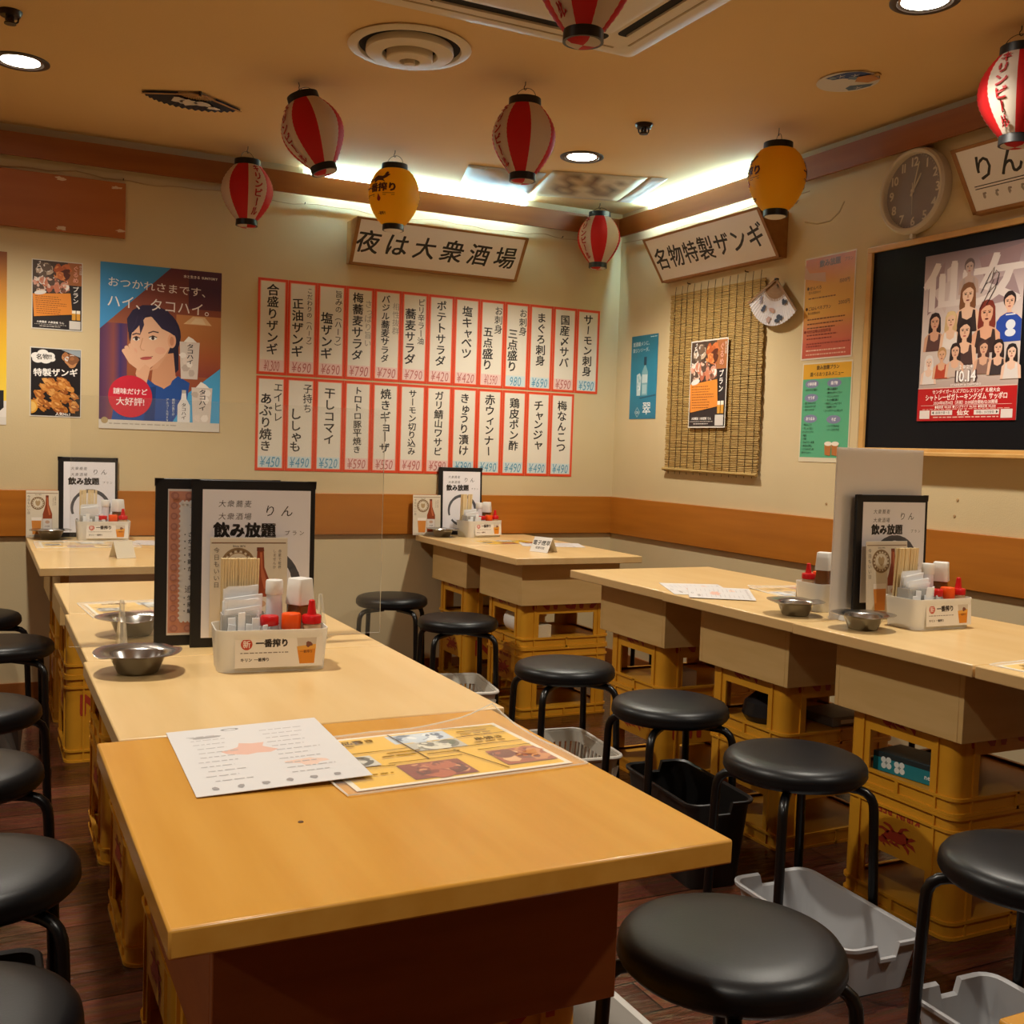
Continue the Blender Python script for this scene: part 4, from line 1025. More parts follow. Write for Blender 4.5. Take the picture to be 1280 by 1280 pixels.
# ------------------------------------------------------------------ paper lanterns
def lantern_profile(yellow=False):
    prof = []
    n = 34
    for k in range(n+1):
        t_ = k/n; z = -0.263+0.245*t_       # between the two rings
        base = 0.044+(0.055-0.044)*t_
        r = base+0.0635*sin(pi*t_**1.10)**(0.62 if yellow else 0.86)
        prof.append((r+0.0018*(1 if k % 2 else 0), z))
    return prof
def lantern(label, loc, rz, kind, tilt=(0, 0), grp=None, drop=0.060):
    """origin at the ceiling; hook, wire handle, two black rings, ribbed paper body"""
    t = thing('paper_lantern', label, 'lantern', loc, (tilt[0], tilt[1], rz), grp)
    O = Matrix.Translation((0, 0, -drop))
    prof = lantern_profile(yellow=(kind == 'y'))
    b = MB()
    if kind == 'y': b.lathe([p for p in prof], LPYEL, 56, O)
    else: b.lathe(prof, LPWHITE, 64, O, sel=lambda a: LPRED if int(math.floor(a/(pi/4))) % 2 == 0 else LPWHITE)
    b.obj('paper_body', t, smooth=50)
    MB().lathe([(0.046,0.006),(0.058,0.006),(0.059,-0.021),(0.047,-0.021),(0.046,0.006)], BLKP, 36, O).obj('top_ring', t)
    MB().lathe([(0.036,-0.260),(0.048,-0.260),(0.049,-0.286),(0.037,-0.286),(0.036,-0.260)], BLKP, 36, O).obj('bottom_ring', t)
    bt = MB(); bt.lathe([(0.0001,-0.293),(0.030,-0.292),(0.046,-0.284)], WHITE, 24, O, sel=(lambda a: LPRED if int(math.floor(a/(pi/2)+.5)) % 2 else LPWHITE) if kind != 'y' else None)
    bt.obj('bottom_paper', t)
    pts = [(0.046*cos(pi*k/14), 0, -drop+0.002+(drop-0.026)*sin(pi*k/14)) for k in range(15)]
    MB().tube(pts, 0.0011, BRASS, 6).obj('wire_handle', t)
    MB().tube([(0,0,0),(0,0,-0.010),(0.003,0,-0.014),(0.006,0,-0.010),(0.004,0,-0.006)] if False else [(0,0,0.0),(0.0,0,-0.012),(0.005,0,-0.018),(0.005,0,-0.026),(0,0,-0.030),(-0.005,0,-0.027)], 0.0016, BRASS, 6).obj('hook', t)
    # lettering wrapped round the body
    def R_at(z):
        for k in range(len(prof)-1):
            if prof[k][1] <= z <= prof[k+1][1]:
                f_ = (z-prof[k][1])/(prof[k+1][1]-prof[k][1]); return max(prof[k][0], prof[k+1][0])
        return prof[-1][0]
    def wrap(mb, pts, fs, a0, zc, m_):
        vs = []
        for q in pts:
            px, py = q[0], q[1]; lv = q[2] if len(q) > 2 else 0
            z = zc+py; r = R_at(z)+0.0022+lv*0.00006; a = a0+px/0.105; vs.append((r*cos(a), r*sin(a), z))
        mb.add(vs, fs, m_, O)
    if kind != 'y':
        INKR = mat('lantern_red_ink', '#a8141c', rough=0.6)
        for a0 in (pi*3/8, pi*11/8):
            tx = MB()
            for pts, fs in layout('キリンビール', 0.0375, vertical=True, bold=0.035, sx=1.05): wrap(tx, pts, fs, a0, -0.024, INKR)
            tx.obj('lettering', t, smooth=0)
    else:
        INKB = mat('lantern_dark_ink', '#4a2418', rough=0.6); INKR = mat('lantern_red_drop', '#8a1c1a', rough=0.6)
        for a0 in (pi*0.5, pi*1.5):
            tx = MB()
            for pts, fs in layout('一番搾り', 0.040, bold=0.05): wrap(tx, pts, fs, a0, -0.118, INKB)
            sm = MB()
            for pts, fs in layout('一番搾り', 0.013, bold=0.03): wrap(sm, pts, fs, a0, -0.225, INKB)
            sm.obj('small_lettering', t, smooth=0)
            for q in (-0.148, -0.155): wrap(tx, [(-0.07, q), (-0.02, q), (-0.02, q+0.002), (-0.07, q+0.002)], [(0,1,2,3)], a0, 0, INKB); wrap(tx, [(0.02, q+0.003), (0.07, q+0.003), (0.07, q+0.005), (0.02, q+0.005)], [(0,1,2,3)], a0, 0, INKB)
            drp = [(0,0.014),(0.009,-0.006),(0.007,-0.015),(0,-0.019),(-0.007,-0.015),(-0.009,-0.006)]; wrap(tx, drp[::-1], [tuple(range(6))], a0, -0.158, INKR)
            # crested beast emblem above the words
            for q in ([(-.045,-.02),(-.03,0),(-.01,.008),(.015,.004),(.035,.016),(.05,.012),(.035,-.004),(.02,-.01),(.03,-.024),(.014,-.016),(-.006,-.014),(-.02,-.026),(-.024,-.012)], [(.02,.012),(.03,.026),(.044,.022),(.036,.012)], [(-.05,-.024),(-.058,-.006),(-.046,.004),(-.044,-.01)]):
                wrap(tx, q[::-1], [tuple(range(len(q)))], a0, -0.072, INKB)
            tx.obj('lettering', t, smooth=0)
    return t
GR = 'red and white striped paper lanterns'; GY = 'yellow paper lanterns'
def facing(x, y):           # angle that turns a local +x direction towards the camera
    return math.atan2(CAM.y-y, CAM.x-x)
LAN = [(-2.156, -1.200, 'r', 'red and white lantern hanging aslant, upper of the pair left of the yellow one', -62, (rad(-8), rad(16))),
       (-2.124, -0.223, 'r', 'red and white lantern close to the menu wall, lower of the pair', 25, (0, 0)),
       (-1.446, -1.651, 'r', 'red and white lantern hanging alone beside the lit downlight', -55, (0, 0)),
       (-0.242, -0.160, 'r', 'small looking red and white lantern hanging right in the corner', -45, (0, 0)),
       (-1.925, -2.920, 'r', 'red and white lantern under the air conditioner, cut by the top edge', -45, (0, 0)),
       (-0.395, -2.885, 'r', 'brightly lit red and white lantern at the right edge near the clock', -25, (0, 0))]
for x, y, k, lb, da, tl in LAN:
    # gore with lettering sits at local 67.5 degrees; da turns it away from the viewer
    ang = facing(x, y)-rad(67.5)+rad(da)+rad(0)
    lantern(lb, (x, y, H), ang, k, (0, 0) if tl == (0, 0) else tl, GR, 0.055 if y > -0.2 or x < -2.15 else 0.068)
lantern('yellow lantern hanging in front of the brush sign on the menu wall', (-1.534, -0.530, H), facing(-1.534, -0.53)-pi/2-rad(37), 'y', (0, 0), GY, 0.070)
lantern('yellow lantern hanging by the brush sign over the reed blind', (-0.328, -1.702, H), facing(-0.328, -1.702)-pi/2-rad(75), 'y', (0, 0), GY, 0.066)
# white cord looped behind the second yellow lantern
cable([(-0.012,-1.75,2.24),(-0.05,-1.765,2.19),(-0.09,-1.76,2.15),(-0.14,-1.74,2.135),(-0.19,-1.72,2.14)], 'lantern_cord', 'thin pale cord looped below the yellow lantern by the reed blind', 0.003, mat('pale_cord', '#cdbf9c', rough=0.6))
# ------------------------------------------------------------------ beer crates
CH = 0.31
CRED = mat('crate_red_print', '#a83a22', rough=0.5)
def beast(mb, m, mx, s_=1.0):
    """the galloping maned beast printed on the crates, from flat shapes"""
    P_ = [[(-.062,-.012),(-.058,.014),(-.040,.030),(-.012,.034),(.016,.026),(.040,.036),(.056,.020),(.040,-.006),(.020,-.020),(-.010,-.022),(-.040,-.030)],
          [(.034,.030),(.044,.052),(.060,.060),(.078,.050),(.084,.036),(.066,.034),(.056,.016)],
          [(.046,.052),(.038,.072),(.054,.062)], [(.032,.034),(.012,.062),(.044,.050)], [(.014,.026),(-.010,.052),(.026,.042)], [(-.010,.032),(-.030,.054),(.006,.044)],
          [(.030,.000),(.060,-.010),(.084,-.004),(.082,-.016),(.058,-.024),(.024,-.016)],
          [(.010,-.014),(.030,-.032),(.056,-.040),(.048,-.050),(.022,-.046),(-.002,-.020)],
          [(-.030,-.020),(-.040,-.044),(-.066,-.054),(-.050,-.060),(-.026,-.048),(-.012,-.020)],
          [(-.050,-.010),(-.076,-.022),(-.096,-.020),(-.080,-.006),(-.058,.006)],
          [(-.054,.006),(-.084,.012),(-.098,.040),(-.078,.030),(-.056,.022)], [(-.046,.018),(-.070,.042),(-.066,.068),(-.052,.046),(-.034,.030)]]
    for q in P_:
        mb.add([(x*s_*1.2, y*s_*0.85, 0) for x, y in q], [tuple(range(len(q)))], m, mx)
def make_crate(label, loc, rot, group):
    """upturned beer crate: long side along x (0.46), short along y (0.37); rims, corner posts, windows, upper panels"""
    t = thing('beer_crate', label, 'crate', loc, rot, group)
    LX, LY, r = 0.438, 0.366, 0.030
    b = MB()
    ring(b, LX, LY, r, 0.006, 0.0, 0.044, YEL)
    ring(b, LX+0.012, LY+0.012, r+0.004, 0.012, 0.0, 0.008, YEL); ring(b, LX+0.012, LY+0.012, r+0.004, 0.012, 0.038, 0.046, YEL)
    ring(b, LX, LY, r, 0.006, 0.150, 0.31, YEL)
    ring(b, LX+0.012, LY+0.012, r+0.004, 0.012, 0.268, 0.275, YEL); ring(b, LX+0.014, LY+0.014, r+0.004, 0.012, 0.302, 0.31, YEL)
    # corner posts: the rounded corner itself, with two stiffening ribs each
    o_ = rrect(LX, LY, r, 6); i_ = rrect(LX-0.012, LY-0.012, r-0.006, 6)
    for q in range(4):
        seg = list(range(q*7, q*7+7)); po = [o_[k] for k in seg]; pi_ = [i_[k] for k in seg]
        cx, cy = [(1,-1),(1,1),(-1,1),(-1,-1)][q]
        a_ = po[0]; z_ = po[-1]
        def ext(p, along):      # run the post along the flat side
            return (p[0]-cx*0.050, p[1]) if along == 'x' else (p[0], p[1]-cy*0.050)
        first, last = ('x', 'y') if q in (0, 2) else ('y', 'x')
        ring_o = [ext(po[0], first)]+po+[ext(po[-1], last)]; ring_i = [ext(pi_[0], first)]+pi_+[ext(pi_[-1], last)]
        b.prism(ring_o+ring_i[::-1], 0.044, 0.150, YEL)
        b.box(min(cx*(LX/2-0.055), cx*(LX/2-0.061)), max(cx*(LX/2-0.055), cx*(LX/2-0.061)), min(cy*(LY/2+0.005), cy*(LY/2-0.004)), max(cy*(LY/2+0.005), cy*(LY/2-0.004)), 0.0, 0.31, YEL)
        b.box(min(cx*(LX/2+0.005), cx*(LX/2-0.004)), max(cx*(LX/2+0.005), cx*(LX/2-0.004)), min(cy*(LY/2-0.055), cy*(LY/2-0.061)), max(cy*(LY/2-0.055), cy*(LY/2-0.061)), 0.0, 0.31, YEL)
    for sx in (-1, 1):
        for (x, y) in ((0, sx*LY/2), (sx*LX/2, 0)):
            b.box(x-0.004-(0.002 if y == 0 else 0), x+0.004+(0.002 if y == 0 else 0), y-0.006, y+0.006, 0.0, 0.044, YEL)
    b.prism(rrect(LX-0.01, LY-0.01, r-0.005, 4), 0.028, 0.036, YEL)
    b.obj('crate_body', t, smooth=30)
    for k, (mx_, kind) in enumerate((((0, -LY/2-0.0012), 'w'), ((0, LY/2+0.0012), 'w'), ((-LX/2-0.0012, 0), 'b'), ((LX/2+0.0012, 0), 'b'))):
        rz = (0, pi, -pi/2, pi/2)[k]
        R = Matrix.Translation((mx_[0], mx_[1], 0)) @ Matrix.Rotation(rz, 4, 'Z') @ Matrix.Rotation(pi/2, 4, 'X')
        m = MB()
        if kind == 'w':
            for pts, fs in layout('KIRIN', 0.105, bold=0.04, sx=1.15, gap=0.06):
                m.add([(-x, 0.205-y, l*0.00005) for x, y, l in pts], fs, CRED, R)
        else:
            beast(m, CRED, R @ Matrix.Translation((0, 0.205, 0)) @ Matrix.Rotation(pi, 4, 'Z') , 0.62)
            for pts, fs in layout('KIRIN BEER', 0.026, bold=0.04, sx=1.1):
                m.add([(-x, 0.262-y, l*0.00005) for x, y, l in pts], fs, CRED, R)
        m.obj('printed_mark', t, smooth=0)
    return t

# ------------------------------------------------------------------ tables on crates
TOP = 0.72
def make_table(label, loc, top, side, wx, wy, group=None):
    t = thing('crate_table', label, 'table', loc, (0, 0, 0), group)
    MB().box(-wx/2, wx/2, -wy/2, wy/2, 0.690, TOP, top).obj('tabletop', t, bevel=0.003)
    sx, sy, q = 0.490, 0.432, 0.015
    b = MB()
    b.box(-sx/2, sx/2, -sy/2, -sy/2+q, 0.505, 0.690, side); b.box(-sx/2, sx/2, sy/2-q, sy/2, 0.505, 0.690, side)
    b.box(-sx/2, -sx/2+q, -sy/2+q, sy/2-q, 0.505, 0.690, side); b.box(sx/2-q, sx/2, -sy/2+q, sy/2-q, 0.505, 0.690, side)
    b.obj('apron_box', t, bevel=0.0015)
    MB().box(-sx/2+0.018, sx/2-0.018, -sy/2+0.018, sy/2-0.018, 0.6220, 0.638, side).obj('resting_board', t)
    return t
#         x0, x1, y0(near), y1(far), top, where-label, crate words
TAB = [(-3.050, -2.400, -4.205, -3.528, 'oak', 'orange oak topped table nearest the camera, holding the laid out menus', 'nearest orange table'),
       (-3.018, -2.372, -3.522, -2.902, 'b', 'pale table of the middle row holding the labelled white caddy', 'pale table with the labelled caddy'),
       (-3.010, -2.372, -2.896, -2.270, 'b', 'pale table of the middle row just behind the clear acrylic panel', 'table behind the acrylic panel'),
       (-3.000, -2.366, -2.264, -1.640, 'b', 'pale table at the far end of the middle row', 'far end table of the middle row'),
       (-3.020, -2.390, -1.222, -0.620, 'b', 'pale table of the back left pair, on the aisle side', 'back left pair, aisle side'),
       (-3.020, -2.390, -0.614, -0.016, 'b', 'pale table against the menu wall under the woman poster', 'table under the woman poster'),
       (-1.185, -0.556, -1.180, -0.600, 'b', 'pale table of the corner pair holding the folded tent card', 'corner pair, tent card table'),
       (-1.185, -0.556, -0.594, -0.016, 'b', 'pale table of the corner pair against the menu wall', 'corner pair, wall side'),
       (-1.162, -0.507, -2.236, -1.602, 'b', 'pale table at the corner end of the row along the blackboard wall', 'corner end of the blackboard row'),
       (-1.170, -0.515, -2.886, -2.242, 'b', 'pale table of the blackboard row holding the ashtray behind the frosted panel', 'blackboard row, second table'),
       (-1.176, -0.521, -3.500, -2.892, 'b', 'pale table of the blackboard row holding the caddy before the frosted panel', 'blackboard row, third table'),
       (-1.176, -0.521, -4.140, -3.506, 'b', 'pale table of the blackboard row cut by the right edge', 'blackboard row, table cut by the edge')]
TAB.append((-2.452, -1.80, -5.27, -4.622, 'oak', 'orange oak topped table whose corner peeks in at the bottom right edge', 'table at the bottom right edge'))
tproto = {}; cproto = None
for x0, x1, y0, y1, kind, lab, cw in TAB:
    cx, cy, wx, wy = (x0+x1)/2, (y0+y1)/2, x1-x0, y1-y0
    key = (kind, round(wx, 3), round(wy, 3))
    dx, dy = (0.0, 0.0)
    if kind == 'oak': dx, dy = -0.022, -0.035
    grp = None if kind == 'oak' else 'pale crate tables'
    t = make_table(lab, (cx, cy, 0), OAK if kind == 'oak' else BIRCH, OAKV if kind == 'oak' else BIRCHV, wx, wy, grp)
    if kind == 'oak':
        for ch in t.children:
            if ch.name.startswith(('apron', 'resting')): ch.location = (dx, dy, 0)
    for lv, nm in ((0, 'lower'), (1, 'upper')):
        lb = f'{nm} yellow beer crate under the {cw}'
        lc = (cx+dx, cy+dy, 0.0005+lv*(CH+0.0005))
        if cproto is None: cproto = make_crate(lb, lc, (0, 0, 0), 'yellow beer crates under the tables')
        else: dup(cproto, lc, (0, 0, pi if (lv+int(cy*10)) % 2 else 0), lb)
# small things kept inside the crates
def solo(name, mb, label, cat, loc, rot=(0, 0, 0), group=None, **k):
    return tag(mb.obj(name, loc=loc, rot=rot, **k), label, cat, group)
Z2 = 0.3105+0.037+0.0005
t = thing('tissue_box', 'dark tissue box with teal front and white flowers inside a yellow crate', 'tissue box', (-0.965, -3.185, Z2), (0, 0, rad(8)))
MB().box(-0.058, 0.058, -0.115, 0.115, 0, 0.052, mat('tissue_dark', '#1d2a2e', rough=0.4)).obj('carton', t, bevel=0.002)
c = Canvas(0.228, 0.050, '#1b7f8c', th=0.0004); c.rect(0, 0, 1, 0.28, '#1d2a2e'); c.text('nepia', 0.78, 0.62, 0.36, '#e4eef0', bold=0.02)
for (u, v) in ((0.18, 0.5), (0.36, 0.58)):
    for k in range(4): c.ell(u+0.05*cos(k*pi/2+.7), v+0.22*sin(k*pi/2+.7), 0.035, 0.16, '#dfe6e4')
    c.ell(u, v, 0.016, 0.07, '#8a9a98')
c.obj('printed_front', t, (-0.0585, 0, 0.026), R_RIGHT)
t = thing('small_carton', 'small white and red carton inside the crate at the corner end of the blackboard row', 'box', (-0.93, -1.99, Z2), (0, 0, rad(-6)))
MB().box(-0.05, 0.05, -0.075, 0.075, 0, 0.055, mat('carton_white', '#cfc4b8', rough=0.6)).obj('carton', t, bevel=0.002)
c = Canvas(0.148, 0.030, '#a8402c', th=0.0004)
for k in range(7): c.circ(0.1+0.13*k, 0.5, 0.04, '#d9b8a0')
c.obj('printed_front', t, (-0.0505, 0, 0.017), R_RIGHT)
bag = MB(); bag.loft([[(0.085*cos(a)*s_, 0.08*sin(a)*s_*(1+.08*sin(3*a)), z) for a in [2*pi*k/18 for k in range(18)]] for z, s_ in ((0, .9), (.02, 1.05), (.06, .95), (.09, .55), (.10, .25))], mat('black_bag', '#1a1718', rough=0.35))
solo('plastic_bag', bag, 'crumpled dark plastic bag in the upper crate of the second blackboard row table', 'bag', (-0.955, -2.555, Z2))
rl = MB(); rl.lathe([(0.018,0),(0.055,0),(0.057,0.004),(0.057,0.106),(0.055,0.11),(0.018,0.11),(0.018,0)], PAPER, 28)
solo('paper_roll', rl, 'white paper roll lying in the upper crate of the tent card table', 'roll', (-1.008, -0.83, Z2+0.058), (pi/2, 0, 0))
bx = MB().box(-0.05, 0.05, -0.06, 0.06, 0, 0.06, mat('cream_carton', '#d8c8a4', rough=0.6))
solo('cream_carton', bx, 'small cream carton in the upper crate of the tent card table', 'box', (-0.99, -0.995, Z2), (0, 0, 0.15), bevel=0.002)
fl = MB().box(-0.09, 0.09, -0.08, 0.08, 0, 0.03, mat('grey_pack', '#7a746c', rough=0.5)); fl.box(-0.06, 0.06, -0.0805, -0.05, 0.006, 0.024, PAPER)
solo('flat_pack', fl, 'flat grey wrapped pack in the back of the crate under the second blackboard row table', 'package', (-0.745, -2.625, Z2), (0, 0, 0), bevel=0.004)

# ------------------------------------------------------------------ stools
def make_stool(label, loc, rz):
    t = thing('round_stool', label, 'stool', loc, (0, 0, rz), 'round black stools')
    R_ = 0.172
    MB().lathe([(0.0001,0.400),(R_-0.022,0.400),(R_-0.010,0.402),(R_-0.002,0.410),(R_+0.0015,0.4165),(R_-0.0005,0.4205),(R_+0.001,0.425),(R_-0.001,0.436),(R_-0.008,0.4455),(R_-0.022,0.4515),(R_-0.06,0.4555),(0.06,0.4575),(0.0001,0.4578)], BLKV, 56).obj('seat', t, smooth=60)
    MB().lathe([(0.0001,0.392),(0.085,0.392),(0.088,0.400),(0.0001,0.400)], BLKM, 28).obj('seat_plate', t)
    for k in range(4):
        a = pi/4+k*pi/2; d = Vector((cos(a), sin(a), 0))
        prof = [(0.05,0.388),(0.10,0.388),(0.150,0.386),(0.168,0.381),(0.181,0.370),(0.188,0.354),(0.190,0.335),(0.196,0.18),(0.202,0.010)]
        o = MB().tube([d*r+Vector((0,0,z)) for r, z in prof], 0.0115, BLKM, 12).obj('leg', t, smooth=50)
        p = d*0.2025
        MB().lathe([(0.0001,0.0),(0.0145,0.0),(0.0145,0.022),(0.012,0.024)], BLKP, 14, Matrix.Translation((p.x, p.y, 0.0))).obj('foot_cap', o)
    return t
ST = [(-2.178, -3.933, 10, 'big foreground black stool beside the near corner of the nearest orange table'),
      (-1.407, -3.187, 87, 'black round stool beside the grey tray in the right aisle'),
      (-1.372, -2.601, 84, 'black round stool over the black bin in the right aisle'),
      (-1.401, -2.012, 84, 'black round stool in front of the tent card table, above the white basket'),
      (-1.361, -0.996, 80, 'black round stool at the corner table pair, in front of a wall side stool'),
      (-1.409, -0.300, 62, 'black round stool nearest the menu wall, left of the corner table pair'),
      (-1.440, -3.893, 88, 'black round stool cut by the right edge near the second grey tray'),
      (-3.218, -3.232, 90, 'black round stool in the left aisle, second nearest, cut by the left edge'),
      (-3.247, -2.629, 25, 'black round stool in the left aisle, third nearest, cut by the left edge'),
      (-3.223, -2.045, 60, 'black round stool in the left aisle, fourth nearest, cut by the left edge'),
      (-3.135, -1.083, 90, 'black round stool in the left aisle beside the back left table pair'),
      (-3.220, -0.425, 40, 'black round stool in the left aisle nearest the menu wall'),
      (-3.256, -3.749, 15, 'black round stool at the bottom left corner, only its seat rim in view'),
      (-0.275, -3.420, 30, 'black round stool on the wall side of the third blackboard row table'),
      (-0.275, -2.560, 10, 'black round stool on the wall side of the second blackboard row table'),
      (-0.275, -1.950, 50, 'black round stool on the wall side of the corner end blackboard row table'),
      (-0.300, -0.820, 25, 'black round stool between the corner table pair and the wall')]
sp = None
for x, y, a, lb in ST:
    if sp is None: sp = make_stool(lb, (x, y, 0), rad(a))
    else: dup(sp, (x, y, 0), (0, 0, rad(a)), lb)

# ------------------------------------------------------------------ bins, trays and baskets on the floor
def grey_tray(label, loc, rz, wx, wy, h, m, notch=True, name='grey_tray', cat='tray'):
    """moulded open box with a rolled rim, dipped where the hand grips are"""
    t = thing(name, label, cat, loc, (0, 0, rz))
    b = MB(); r = 0.035; n = 5
    def loop(sx, sy, rr, z, dip=0.0):
        pts = []
        base_ = rrect(sx, sy, rr, n)
        # insert extra points along each side so that the grip dip can be modelled
        out = []
        for i, p in enumerate(base_):
            out.append((p[0], p[1], z))
            q = base_[(i+1) % len(base_)]
            if math.hypot(q[0]-p[0], q[1]-p[1]) > 0.08:
                for f_ in (0.30, 0.36, 0.50, 0.64, 0.70):
                    x, y = p[0]+(q[0]-p[0])*f_, p[1]+(q[1]-p[1])*f_
                    side_short = abs(q[1]-p[1]) > abs(q[0]-p[0]) if wx > wy else abs(q[0]-p[0]) > abs(q[1]-p[1])
                    out.append((x, y, z-(dip if 0.33 < f_ < 0.67 and side_short else 0)))
        return out
    d = 0.030 if notch else 0.0
    R = [loop(wx-0.05, wy-0.05, r-0.01, 0), loop(wx-0.006, wy-0.006, r, h-0.012, d), loop(wx+0.014, wy+0.014, r+0.008, h-0.010, d), loop(wx+0.016, wy+0.016, r+0.008, h-0.002, d),
         loop(wx+0.008, wy+0.008, r+0.004, h, d), loop(wx-0.010, wy-0.010, r-0.004, h-0.004, d), loop(wx-0.056, wy-0.056, r-0.013, 0.004)]
    b.loft(R, m, caps=True)
    b.obj('tray_body' if name != 'black_bin' else 'bin_body', t, smooth=50)
    return t
grey_tray('light grey plastic tray with grip notches beside the big front stool', (-1.412, -3.315, 0.0005), rad(87), 0.42, 0.225, 0.125, GREYP)
grey_tray('second light grey plastic tray at the bottom right edge', (-1.437, -3.90, 0.0005), rad(88), 0.40, 0.225, 0.125, GREYP)
grey_tray('grey tray peeking out under the nearest orange table', (-2.215, -3.50, 0.0005), rad(90), 0.36, 0.25, 0.12, mat('pale_grey_plastic', '#b9b6b0', rough=0.45))
BINM = mat('black_bin_plastic', '#1b1918', rough=0.4)
grey_tray('black open bin under the stools in the right aisle', (-1.384, -2.715, 0.0005), rad(84), 0.40, 0.20, 0.245, BINM, name='black_bin', cat='bin')
grey_tray('dark bin with grey rim under the left aisle stool', (-3.220, -3.265, 0.0005), rad(90), 0.30, 0.22, 0.24, mat('dark_grey_bin', '#2e2a2a', rough=0.4), notch=False, name='black_bin', cat='bin')
grey_tray('small grey bin in the left aisle by the back left tables', (-3.137, -1.02, 0.0005), rad(90), 0.24, 0.18, 0.21, mat('mid_grey_bin', '#5c5650', rough=0.45), notch=False, name='black_bin', cat='bin')

def basket(label, loc, rz, wx=0.36, wy=0.205, h=0.19):
    t = thing('slotted_basket', label, 'basket', loc, (0, 0, rz), 'white slotted baskets')
    WP = mat('white_basket_plastic', '#cbc6bb', rough=0.45)
    b = MB(); tp = 0.05
    b.prism(rrect(wx-tp, wy-tp, 0.03, 5), 0, 0.004, WP)
    def rg(z0, z1, e=0.0):
        s0 = -tp*(1-z0/h); s1 = -tp*(1-z1/h)
        o0, o1 = rrect(wx+s0+e, wy+s0+e, 0.035, 5), rrect(wx+s1+e, wy+s1+e, 0.035, 5); i1, i0 = rrect(wx+s1-0.006, wy+s1-0.006, 0.032, 5), rrect(wx+s0-0.006, wy+s0-0.006, 0.032, 5)
        R = [[(x,y,z0) for x,y in o0], [(x,y,z1) for x,y in o1], [(x,y,z1) for x,y in i1], [(x,y,z0) for x,y in i0]]; R.append(R[0]); b.loft(R, WP, caps=False)
    rg(0, 0.030); rg(0.088, 0.102); rg(0.150, h-0.004)
    nx, ny = 11, 8
    for s_ in (-1, 1):
        for i in range(nx+1):
            f_ = (i/nx-0.5)*0.88
            b.loft([[((wx-tp)*f_+dx, s_*((wy-tp)/2-0.003)+dy, 0.02) for dx, dy in ((-.006,-.003),(.006,-.003),(.006,.003),(-.006,.003))], [(wx*f_+dx, s_*(wy/2-0.006)+dy, 0.155) for dx, dy in ((-.006,-.003),(.006,-.003),(.006,.003),(-.006,.003))]], WP)
        for i in range(ny+1):
            f_ = (i/ny-0.5)*0.84
            b.loft([[(s_*((wx-tp)/2-0.003)+dx, (wy-tp)*f_+dy, 0.02) for dx, dy in ((-.003,-.006),(.003,-.006),(.003,.006),(-.003,.006))], [(s_*(wx/2-0.006)+dx, wy*f_+dy, 0.155) for dx, dy in ((-.003,-.006),(.003,-.006),(.003,.006),(-.003,.006))]], WP)
    b.obj('slotted_body', t, smooth=30)
    MB().tube([(x, y, h-0.002) for x, y in rrect(wx+0.012, wy+0.012, 0.04, 6)], 0.007, WP, 8, closed=True).obj('rolled_rim', t)
    return t
k1 = basket('white slotted basket under the stool in front of the tent card table', (-1.409, -2.090, 0.0005), rad(84))
dup(k1, (-1.383, -1.120, 0.0005), (0, 0, rad(80)), 'white slotted basket under the stool at the corner table pair')

# ------------------------------------------------------------------ table top things
TZ = TOP+0.0006
def ashtray(label, loc, rz):
    """stainless ashtray: bowl with a wide flat rim bent up in two lips"""
    n = 48; R = []
    prof = [(0.036,0.0),(0.038,0.001),(0.052,0.033),(0.054,0.0355),(0.083,0.041),(0.0845,0.0425),(0.083,0.0427),(0.054,0.0375),(0.050,0.034),(0.035,0.0025),(0.0002,0.002)]
    for r, z in prof:
        row = []
        for k in range(n):
            a = 2*pi*k/n; lift = 0.0; rr = r
            if r > 0.05:
                q = max(0, cos(2*a))**10
                lift = -0.004*q*(r-0.05)/0.034
                rr = r*(1+0.03*cos(4*a)*(r-0.05)/0.034)
            row.append((rr*cos(a), rr*sin(a), z+lift))
        R.append(row)
    b = MB(); b.loft(R, STEEL, caps=True)
    return tag(b.obj('steel_ashtray', loc=loc, rot=(0, 0, rz), smooth=60), label, 'ashtray', 'steel ashtrays')
for x, y, a, lb in ((-2.930, -3.035, 30, 'stainless ashtray standing free in front of the acrylic panel'), (-2.885, -2.612, 80, 'stainless ashtray seen through the clear acrylic panel'),
                    (-2.925, -0.118, 10, 'stainless ashtray beside the beer card on the table under the woman poster'), (-1.085, -0.135, 50, 'stainless ashtray beside the beer card on the corner table pair'),
                    (-1.064, -2.772, 20, 'stainless ashtray behind the frosted panel'), (-1.052, -3.030, 60, 'stainless ashtray in front of the frosted panel')):
    ashtray(lb, (x, y, TZ), rad(a))

